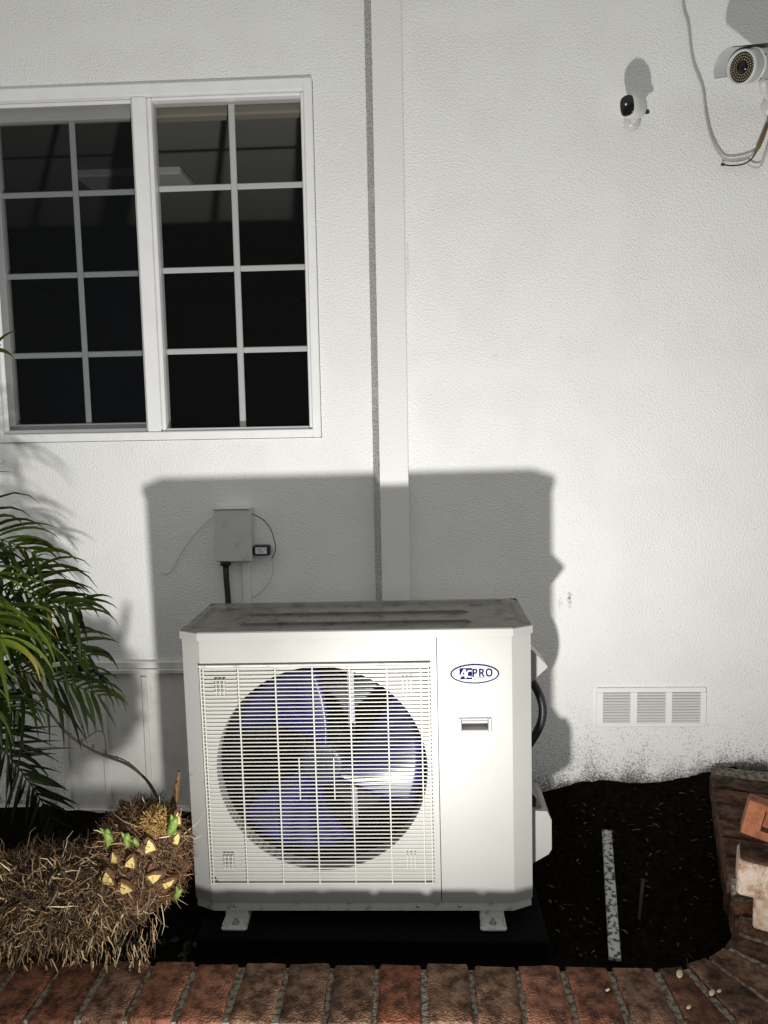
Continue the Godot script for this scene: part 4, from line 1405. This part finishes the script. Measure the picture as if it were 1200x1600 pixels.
func build_plants():
	var palm := thing("palm_plant", "green feathery palm with arching fronds at the left edge of the bed", "palm", Vector3(0, 0, 0))
	var b := MB.new(true)
	b.st.set_color(Color(0.06, 0.04, 0.02))
	b.tube([Vector3(-1.62, 0.0, 0.62), Vector3(-1.60, 0.35, 0.64), Vector3(-1.56, 0.72, 0.68)], [0.075, 0.065, 0.05], 14)
	part("trunk", b.done(), M.plant_fibre, palm)
	var o := Vector3(-1.55, 0.74, 0.68)
	var F := Vector3(0.1, 0.55, 0.85)
	# rear and low fronds have shade painted into their leaf colour, front ones lighter
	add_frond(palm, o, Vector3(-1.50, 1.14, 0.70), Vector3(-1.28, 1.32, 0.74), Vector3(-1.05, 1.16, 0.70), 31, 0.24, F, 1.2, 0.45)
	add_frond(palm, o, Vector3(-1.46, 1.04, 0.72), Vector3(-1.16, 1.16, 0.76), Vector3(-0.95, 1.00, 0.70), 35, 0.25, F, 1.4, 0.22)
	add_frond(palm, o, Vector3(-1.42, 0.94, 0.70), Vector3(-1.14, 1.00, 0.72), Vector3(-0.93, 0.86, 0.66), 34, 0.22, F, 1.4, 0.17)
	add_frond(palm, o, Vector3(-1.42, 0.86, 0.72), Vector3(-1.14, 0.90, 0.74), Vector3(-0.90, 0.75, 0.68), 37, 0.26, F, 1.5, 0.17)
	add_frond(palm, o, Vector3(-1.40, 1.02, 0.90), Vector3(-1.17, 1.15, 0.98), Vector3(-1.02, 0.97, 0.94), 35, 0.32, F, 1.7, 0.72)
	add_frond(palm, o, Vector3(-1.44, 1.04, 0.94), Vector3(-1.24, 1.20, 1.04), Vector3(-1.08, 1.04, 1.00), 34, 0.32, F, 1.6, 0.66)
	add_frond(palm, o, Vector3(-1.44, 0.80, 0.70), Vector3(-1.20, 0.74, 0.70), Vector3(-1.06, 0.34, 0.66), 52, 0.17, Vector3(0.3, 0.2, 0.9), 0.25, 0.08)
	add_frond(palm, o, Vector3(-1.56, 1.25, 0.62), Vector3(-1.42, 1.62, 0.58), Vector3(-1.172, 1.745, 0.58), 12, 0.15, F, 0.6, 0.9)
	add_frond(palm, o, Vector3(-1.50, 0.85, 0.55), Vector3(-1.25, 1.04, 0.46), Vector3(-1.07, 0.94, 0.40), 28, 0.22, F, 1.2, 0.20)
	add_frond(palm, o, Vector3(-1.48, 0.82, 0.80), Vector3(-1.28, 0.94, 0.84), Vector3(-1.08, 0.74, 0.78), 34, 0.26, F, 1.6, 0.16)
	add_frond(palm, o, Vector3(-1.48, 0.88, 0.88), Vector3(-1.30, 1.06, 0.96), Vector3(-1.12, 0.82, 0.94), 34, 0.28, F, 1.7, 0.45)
	build_stump()
	# dry vine trailing from the palm to the stump
	b = MB.new(true)
	b.tube(smooth_path([Vector3(-1.13, 0.86, 0.69), Vector3(-1.078, 0.782, 0.70), Vector3(-1.027, 0.715, 0.72), Vector3(-0.967, 0.659, 0.74), Vector3(-0.888, 0.621, 0.76), Vector3(-0.789, 0.598, 0.79), Vector3(-0.728, 0.559, 0.81), Vector3(-0.692, 0.510, 0.83)], 8), 0.0036, 7)
	b.tube(smooth_path([Vector3(-0.945, 0.648, 0.745), Vector3(-0.927, 0.650, 0.75), Vector3(-0.891, 0.672, 0.74), Vector3(-0.871, 0.660, 0.74), Vector3(-0.860, 0.614, 0.76)], 6), 0.0018, 6)
	b.tube(smooth_path([Vector3(-0.865, 0.617, 0.765), Vector3(-0.80, 0.612, 0.79), Vector3(-0.745, 0.580, 0.81), Vector3(-0.700, 0.525, 0.83)], 6), 0.0022, 6)
	for k in 6:
		var p := Vector3(-0.967, 0.659, 0.74).lerp(Vector3(-0.789, 0.598, 0.79), k / 5.0)
		b.tube([p, p + Vector3(0.004, 0.010, 0.004)], [0.0045, 0.002], 5)
	var v := part("dry_vine", b.done(), M.twig, self)
	tag(v, "dry brown vine stem arching from the palm down to the stump", "vine")
	# dark ground cover between stump and pad
	b = MB.new(true)
	for k in 130:
		var x := rng.randf_range(-0.98, -0.60)
		var z := rng.randf_range(0.72, 1.0)
		var p := Vector3(x, soil_height(x, z) + rng.randf_range(0.0, 0.05), z)
		var d := Vector3(rng.randfn(), rng.randf_range(0.2, 1.0), rng.randfn()).normalized()
		b.st.set_color(Color(0.018, 0.032, 0.008))
		ribbon(b, [p, p + d * 0.02, p + d * 0.036 + Vector3(0, -0.006, 0)], [0.002, 0.008, 0.0005], Vector3(rng.randfn(), 1, rng.randfn()).normalized(), Color(0.02, 0.038, 0.01), Color(0.014, 0.024, 0.006))
	var gc := part("ground_cover", b.done(), M.leaf, self)
	tag(gc, "low dark green weeds between the stump and the pad", "weeds", "", "stuff")

func strand(b: MB, p: Vector3, d: Vector3, l: float, r: float, curl: float, c: Color):
	var q := p
	var pts := [p]
	var rr := [r]
	for k in 3:
		d = (d + Vector3(rng.randfn(), rng.randfn() - 0.25, rng.randfn()) * curl).normalized()
		q += d * l / 3.0
		pts.append(q)
		rr.append(r * (1.0 - 0.28 * (k + 1)))
	b.st.set_color(c)
	b.tube(pts, rr, 3, false)

func strand_mesh(sd: int) -> ArrayMesh:
	# one dry fibre, one unit long and one unit thick, bent
	var r := RandomNumberGenerator.new()
	r.seed = sd
	var b := MB.new(true)
	var pts := []
	var rr := []
	for k in 5:
		var t := k / 4.0
		pts.append(Vector3(r.randf_range(-1, 1) * t * 3.0, t, r.randf_range(-1, 1) * t * 3.0))
		rr.append(1.0 - 0.75 * t * t)
	var sides := 4
	for i in 4:
		for k in sides:
			var a := TAU * k / sides
			var c := TAU * (k + 1) / sides
			b.quad(pts[i] + Vector3(cos(c), 0, sin(c) * 0.6) * rr[i], pts[i] + Vector3(cos(a), 0, sin(a) * 0.6) * rr[i], pts[i + 1] + Vector3(cos(a), 0, sin(a) * 0.6) * rr[i + 1], pts[i + 1] + Vector3(cos(c), 0, sin(c) * 0.6) * rr[i + 1])
	return b.done()

func scatter(called: String, mesh: Mesh, xs: Array, cs: Array, parent: Node):
	var mm := MultiMesh.new()
	mm.transform_format = MultiMesh.TRANSFORM_3D
	mm.use_colors = true
	mm.mesh = mesh
	mm.instance_count = xs.size()
	for i in xs.size():
		mm.set_instance_transform(i, xs[i])
		mm.set_instance_color(i, cs[i])
	var o := MultiMeshInstance3D.new()
	var nm := called
	var k := 0
	while parent.has_node(nm):
		k += 1
		nm = "%s_%03d" % [called, k]
	o.name = nm
	o.multimesh = mm
	o.material_override = M.plant_fibre
	o.set_meta("kind", "stuff")
	parent.add_child(o, true)

func along(p: Vector3, d: Vector3, l: float, r: float) -> Transform3D:
	var x := d.cross(Vector3(rng.randfn(), rng.randfn(), rng.randfn())).normalized()
	return Transform3D(Basis(x * r, d * l, x.cross(d) * r), p)

func build_stump():
	var st := thing("palm_stump", "shaggy brown palm stump with yellow cut frond bases and green stubs", "palm stump")
	st.transform = Transform3D(Basis.from_scale(Vector3.ONE * 0.92), Vector3(-0.724, 0.392, 0.870) - 0.92 * Vector3(-0.786, 0.300, 0.72))
	var A := Vector3(-0.786, 0.300, 0.72)     # crown with the cut stubs
	var Ra := Vector3(0.108, 0.135, 0.115)
	var B := Vector3(-1.08, 0.180, 0.75)      # fibrous trunk leaning to the left
	var Rb := Vector3(0.31, 0.125, 0.12)
	var tilt := Basis(Vector3.BACK, 0.20)
	var b := MB.new(true)
	superbox(b, Ra, 2.0, Transform3D(Basis(), A))
	superbox(b, Rb, 2.2, Transform3D(tilt, B))
	b.tube([Vector3(-1.06, 0.20, 0.73), Vector3(-1.14, 0.05, 0.70), Vector3(-1.20, -0.16, 0.68)], [0.10, 0.095, 0.10], 14)
	part("core", b.done(), M.stump_core, st)
	var tones := [Color(0.022, 0.013, 0.007), Color(0.055, 0.032, 0.015), Color(0.11, 0.066, 0.030), Color(0.21, 0.140, 0.068), Color(0.36, 0.26, 0.14), Color(0.60, 0.50, 0.33)]
	var xs := [[], [], [], []]
	var cs := [[], [], [], []]
	for k in 15000:                                   # trunk
		var d := Vector3(rng.randfn(), rng.randfn(), rng.randfn()).normalized()
		if d.z < -0.45: continue
		var p := B + tilt * (d * Rb * rng.randf_range(0.88, 1.10))
		if p.y < 0.03: continue
		var dir := (d * 0.45 + Vector3(rng.randfn() * 0.75, rng.randfn() * 0.6 - 0.25, rng.randfn() * 0.4)).normalized()
		var q := int(rng.randf() * 4.0)
		var big := rng.randf() < 0.07
		var t: Color = tones[clampi(int(pow(rng.randf(), 1.25) * 6.0), 0, 5)]
		if big: t = tones[3 + rng.randi() % 3]
		xs[q].append(along(p, dir, rng.randf_range(0.02, 0.055) * (1.35 if big else 1.0), rng.randf_range(0.0009, 0.0020) * (2.0 if big else 1.0)))
		cs[q].append(t * Color(1.12, 0.94, 0.76) * rng.randf_range(0.32, 0.88))
	for k in 7000:                                    # crown, wound round
		var d := Vector3(rng.randfn(), rng.randfn(), rng.randfn()).normalized()
		if d.z < -0.35: continue
		var p := A + d * Ra * rng.randf_range(0.90, 1.10)
		var tan := Vector3(-d.y, d.x, 0.0).normalized() * (1.0 if rng.randf() < 0.5 else -1.0)
		tan = (tan + Vector3(rng.randf_range(-0.8, 0.8), 0.25, 0)).normalized()
		var dir := (d * 0.30 + tan + Vector3(rng.randfn(), rng.randfn(), rng.randfn()) * 0.35).normalized()
		var q := int(rng.randf() * 4.0)
		var t: Color = tones[clampi(int(pow(rng.randf(), 1.2) * 5.0), 0, 4)]
		t = t.lerp(Color(0.20, 0.075, 0.025), 0.35)
		xs[q].append(along(p, dir, rng.randf_range(0.018, 0.055), rng.randf_range(0.0009, 0.0022)))
		cs[q].append(t * rng.randf_range(0.7, 1.1))
	for k in 260:                                     # hanging roots and stray straws
		var p := Vector3(rng.randf_range(-1.25, -0.73), rng.randf_range(0.09, 0.17), rng.randf_range(0.80, 0.93))
		var q := int(rng.randf() * 4.0)
		xs[q].append(along(p, Vector3(rng.randfn() * 0.3, -1, rng.randfn() * 0.2).normalized(), rng.randf_range(0.03, 0.085), rng.randf_range(0.0010, 0.0026)))
		cs[q].append(tones[2 + rng.randi() % 3] * rng.randf_range(0.7, 1.2))
	for k in 150:
		var d := Vector3(rng.randfn(), rng.randfn(), absf(rng.randfn())).normalized()
		var p := A + d * Ra * 1.02 if k % 3 == 0 else B + tilt * (d * Rb * 1.02)
		var q := int(rng.randf() * 4.0)
		xs[q].append(along(p, (d + Vector3(rng.randfn(), rng.randfn(), rng.randfn()) * 0.5).normalized(), rng.randf_range(0.05, 0.10), rng.randf_range(0.0014, 0.0026)))
		cs[q].append(tones[3 + rng.randi() % 3])
	for k in 420:                                     # broad dead scraps
		var d := Vector3(rng.randfn(), rng.randfn(), absf(rng.randfn())).normalized()
		var p := B + tilt * (d * Rb * rng.randf_range(1.0, 1.1))
		if p.y < 0.04: continue
		var q := int(rng.randf() * 4.0)
		xs[q].append(along(p, (d * 0.5 + Vector3(rng.randfn(), rng.randfn() - 0.3, rng.randfn() * 0.5)).normalized(), rng.randf_range(0.022, 0.06), rng.randf_range(0.0026, 0.0052)))
		cs[q].append(tones[1 + rng.randi() % 4] * rng.randf_range(0.6, 1.1))
	# fuzzy growing point
	var G := Vector3(-0.728, 0.425, 0.775)
	for k in 900:
		var d := Vector3(rng.randfn(), rng.randfn(), rng.randfn()).normalized()
		if d.z < -0.3: continue
		var q := int(rng.randf() * 4.0)
		xs[q].append(along(G + d * Vector3(0.034, 0.030, 0.03), (d * 0.6 + Vector3(rng.randfn(), rng.randfn(), rng.randfn() * 0.4)).normalized(), rng.randf_range(0.010, 0.024), 0.0015))
		cs[q].append(Color(0.22, 0.12, 0.035).lerp(Color(0.44, 0.29, 0.10), rng.randf()))
	for q in 4:
		scatter("fibres", strand_mesh(70 + q), xs[q], cs[q], st)
	# persistent leaf bases round the crown
	var boot := MB.new()
	boot.prism([Vector2(-0.015, 0), Vector2(0.015, 0), Vector2(0.011, 0.026), Vector2(0.003, 0.038), Vector2(-0.004, 0.037), Vector2(-0.012, 0.024)], -0.004, 0.005)
	var boot_mesh := boot.done()
	var cuts := []
	for v in 3:
		var cut := MB.new()
		var w: float = [0.010, 0.0085, 0.012][v]
		cut.prism([Vector2(-w, 0.006), Vector2(w * 0.9, 0.005), Vector2(w * 0.75, 0.020), Vector2([0.001, -0.004, 0.003][v], 0.034), Vector2(-w * 0.7, 0.019)], 0.0052, 0.0090)
		cuts.append(cut.done())
	var place := func(p: Vector3, roll: float, sc: float, cutted: int):
		var d: Vector3 = ((p - A) / Ra).normalized()
		d = (d + Vector3(0, 0, 0.5)).normalized()
		var up := (Vector3(0.1, 1, 0.1) - d * d.dot(Vector3(0.1, 1, 0.1))).normalized()
		var x := up.cross(d).normalized()
		var bt := part("leaf_base", boot_mesh, M.boot_brown, st, Transform3D(Basis(x, up, d) * Basis(Vector3.BACK, roll) * Basis(Vector3.RIGHT, 0.25) * Basis.from_scale(Vector3.ONE * sc), p))
		if cutted >= 0: part("cut_face", cuts[cutted], M.cut_yellow, bt)
	for q in [[-0.823, 0.340, 0.1, 0.8], [-0.780, 0.333, -0.1, 0.9], [-0.732, 0.361, 0.3, 0.95], [-0.691, 0.352, -0.5, 0.9], [-0.682, 0.402, -0.2, 0.9], [-0.838, 0.280, 0.2, 1.15], [-0.787, 0.266, 0.5, 1.0], [-0.735, 0.294, -0.9, 0.95], [-0.711, 0.262, -1.0, 1.0]]:
		var dx: float = (q[0] - A.x) / Ra.x
		var dy: float = (q[1] - A.y) / Ra.y
		var z := A.z + Ra.z * sqrt(maxf(0.05, 1.0 - dx * dx - dy * dy)) + 0.012
		place.call(Vector3(q[0], q[1], z), q[2], q[3] * 1.25, rng.randi() % 3)
	for k in 34:
		var a := rng.randf() * TAU
		var rr := rng.randf_range(0.45, 0.98)
		var p := Vector3(A.x + Ra.x * rr * cos(a), A.y + Ra.y * rr * sin(a), 0.0)
		p.z = A.z + Ra.z * sqrt(maxf(0.02, 1.0 - rr * rr)) + 0.004
		place.call(p, rng.randf_range(-0.9, 0.9), rng.randf_range(0.7, 1.1), -1)
	# green stubs, slit open at the top
	for q in [[Vector3(-0.846, 0.362, 0.800), 0.072, 0.10, 0.013], [Vector3(-0.795, 0.370, 0.815), 0.056, -0.05, 0.0115], [Vector3(-0.766, 0.378, 0.815), 0.030, 0.4, 0.008], [Vector3(-0.684, 0.402, 0.790), 0.062, -0.35, 0.0135], [Vector3(-0.676, 0.222, 0.800), 0.036, -0.5, 0.010]]:
		b = MB.new(true)
		var p: Vector3 = q[0]
		var d := Vector3(-sin(q[2]), cos(q[2]), 0.35).normalized()
		var s := d.cross(Vector3.BACK).normalized()
		b.tube([p, p + d * q[1] * 0.55, p + d * q[1] * 0.85 + s * 0.002, p + d * q[1] + s * 0.005], [q[3], q[3] * 0.92, q[3] * 0.7, q[3] * 0.25], 8)
		b.tube([p + d * q[1] * 0.5 - s * 0.003, p + d * q[1] * 0.9 - s * 0.008, p + d * q[1] * 1.08 - s * 0.013], [q[3] * 0.5, q[3] * 0.4, q[3] * 0.12], 6)
		part("green_stub", b.done(), M.stalk_green, st)
	# dead stalks standing up behind
	for q in [[Vector3(-0.715, 0.42, 0.68), Vector3(-0.690, 0.527, 0.68), 0.009], [Vector3(-0.705, 0.42, 0.69), Vector3(-0.697, 0.497, 0.69), 0.007], [Vector3(-0.850, 0.395, 0.70), Vector3(-0.852, 0.452, 0.71), 0.011], [Vector3(-0.70, 0.40, 0.72), Vector3(-0.63, 0.365, 0.75), 0.004]]:
		b = MB.new()
		b.tube([q[0], (q[0] + q[1]) * 0.5 + Vector3(0.003, 0, 0), q[1]], [q[2], q[2] * 0.85, q[2] * 0.6], 7)
		part("dead_stalk", b.done(), M.boot_brown, st)

# ------------------------------------------------------------------ small loose things
func build_loose_things():
	var b := MB.new()
	var a := Vector3(0.497, 0.106, 0.865)
	var c := Vector3(0.612, 0.152, 0.305)
	var z := (a - c).normalized()
	var x := Vector3.UP.cross(z).normalized()
	b.box(Vector3(-0.0155, -0.006, -(a - c).length() / 2), Vector3(0.0155, 0.006, (a - c).length() / 2), 0.002, Transform3D(Basis(x, z.cross(x), z), (a + c) / 2))
	var o := part("white_batten", b.done(), M.chipped_paint, self)
	tag(o, "flaking white painted wooden strip lying across the dark soil", "wooden strip")
	b = MB.new(true)
	b.tube([Vector3(0.66, 0.13, 0.55), Vector3(0.60, 0.12, 0.72)], [0.006, 0.004], 7)
	o = part("stick", b.done(), M.boot_dark, self)
	tag(o, "short brown stick on the soil right of the white strip", "stick")
	var petals := [
		[Vector3(0.600, 0.203, 1.045), 0.013, "largest pale dry leaf flake, near the inner edge of the curved coping"],
		[Vector3(0.652, 0.203, 1.105), 0.010, "left one of two pale leaf flakes touching on the curved coping"],
		[Vector3(0.670, 0.203, 1.100), 0.007, "right one of two pale leaf flakes touching on the curved coping"],
		[Vector3(0.585, 0.203, 1.15), 0.007, "tiny pale leaf flake by the front edge of the curved coping"],
		[Vector3(0.42, 0.203, 1.10), 0.006, "tiny pale leaf flake alone on the straight brick coping"]]
	for q in petals:
		b = MB.new(true)
		superbox(b, Vector3(q[1], 0.002, q[1] * 0.55), 2.0, Transform3D(Basis(Vector3.UP, q[1] * 90.0) * Basis(Vector3.BACK, 0.12), q[0]))
		o = part("leaf_flake", b.done(), M.dry_leaf, self)
		tag(o, q[2], "leaf flake", "leaf flakes on the brick coping")

func build_work_light(aim: Vector3):
	var wl := thing("work_light", "black work light on a low stand, tilted up at the house", "work light", Vector3(LAMP.x, -0.15, LAMP.z))
	var h := LAMP - Vector3(LAMP.x, -0.15, LAMP.z)
	var basis := Basis.looking_at(aim, Vector3(0, 0, 1))
	var head := Transform3D(basis, h - aim * 0.03)
	var b := MB.new()
	b.box(Vector3(-0.07, -0.05, 0.012), Vector3(0.07, 0.05, 0.05), 0.008, head)
	part("housing", b.done(), M.black_plastic, wl)
	b = MB.new()
	b.box(Vector3(-0.030, -0.030, 0.004), Vector3(0.030, 0.030, 0.0118), 0.002, head)
	part("lamp_glass", b.done(), M.lamp_lens, wl)
	b = MB.new()
	b.tube([h - aim * 0.08, Vector3(0, 0.02, 0)], 0.012, 10)
	b.box(Vector3(-0.10, 0.0, -0.008), Vector3(0.10, 0.02, 0.008), 0.003)
	b.box(Vector3(-0.008, 0.0005, -0.10), Vector3(0.008, 0.0195, 0.10), 0.003)
	part("stand", b.done(), M.black_plastic, wl)
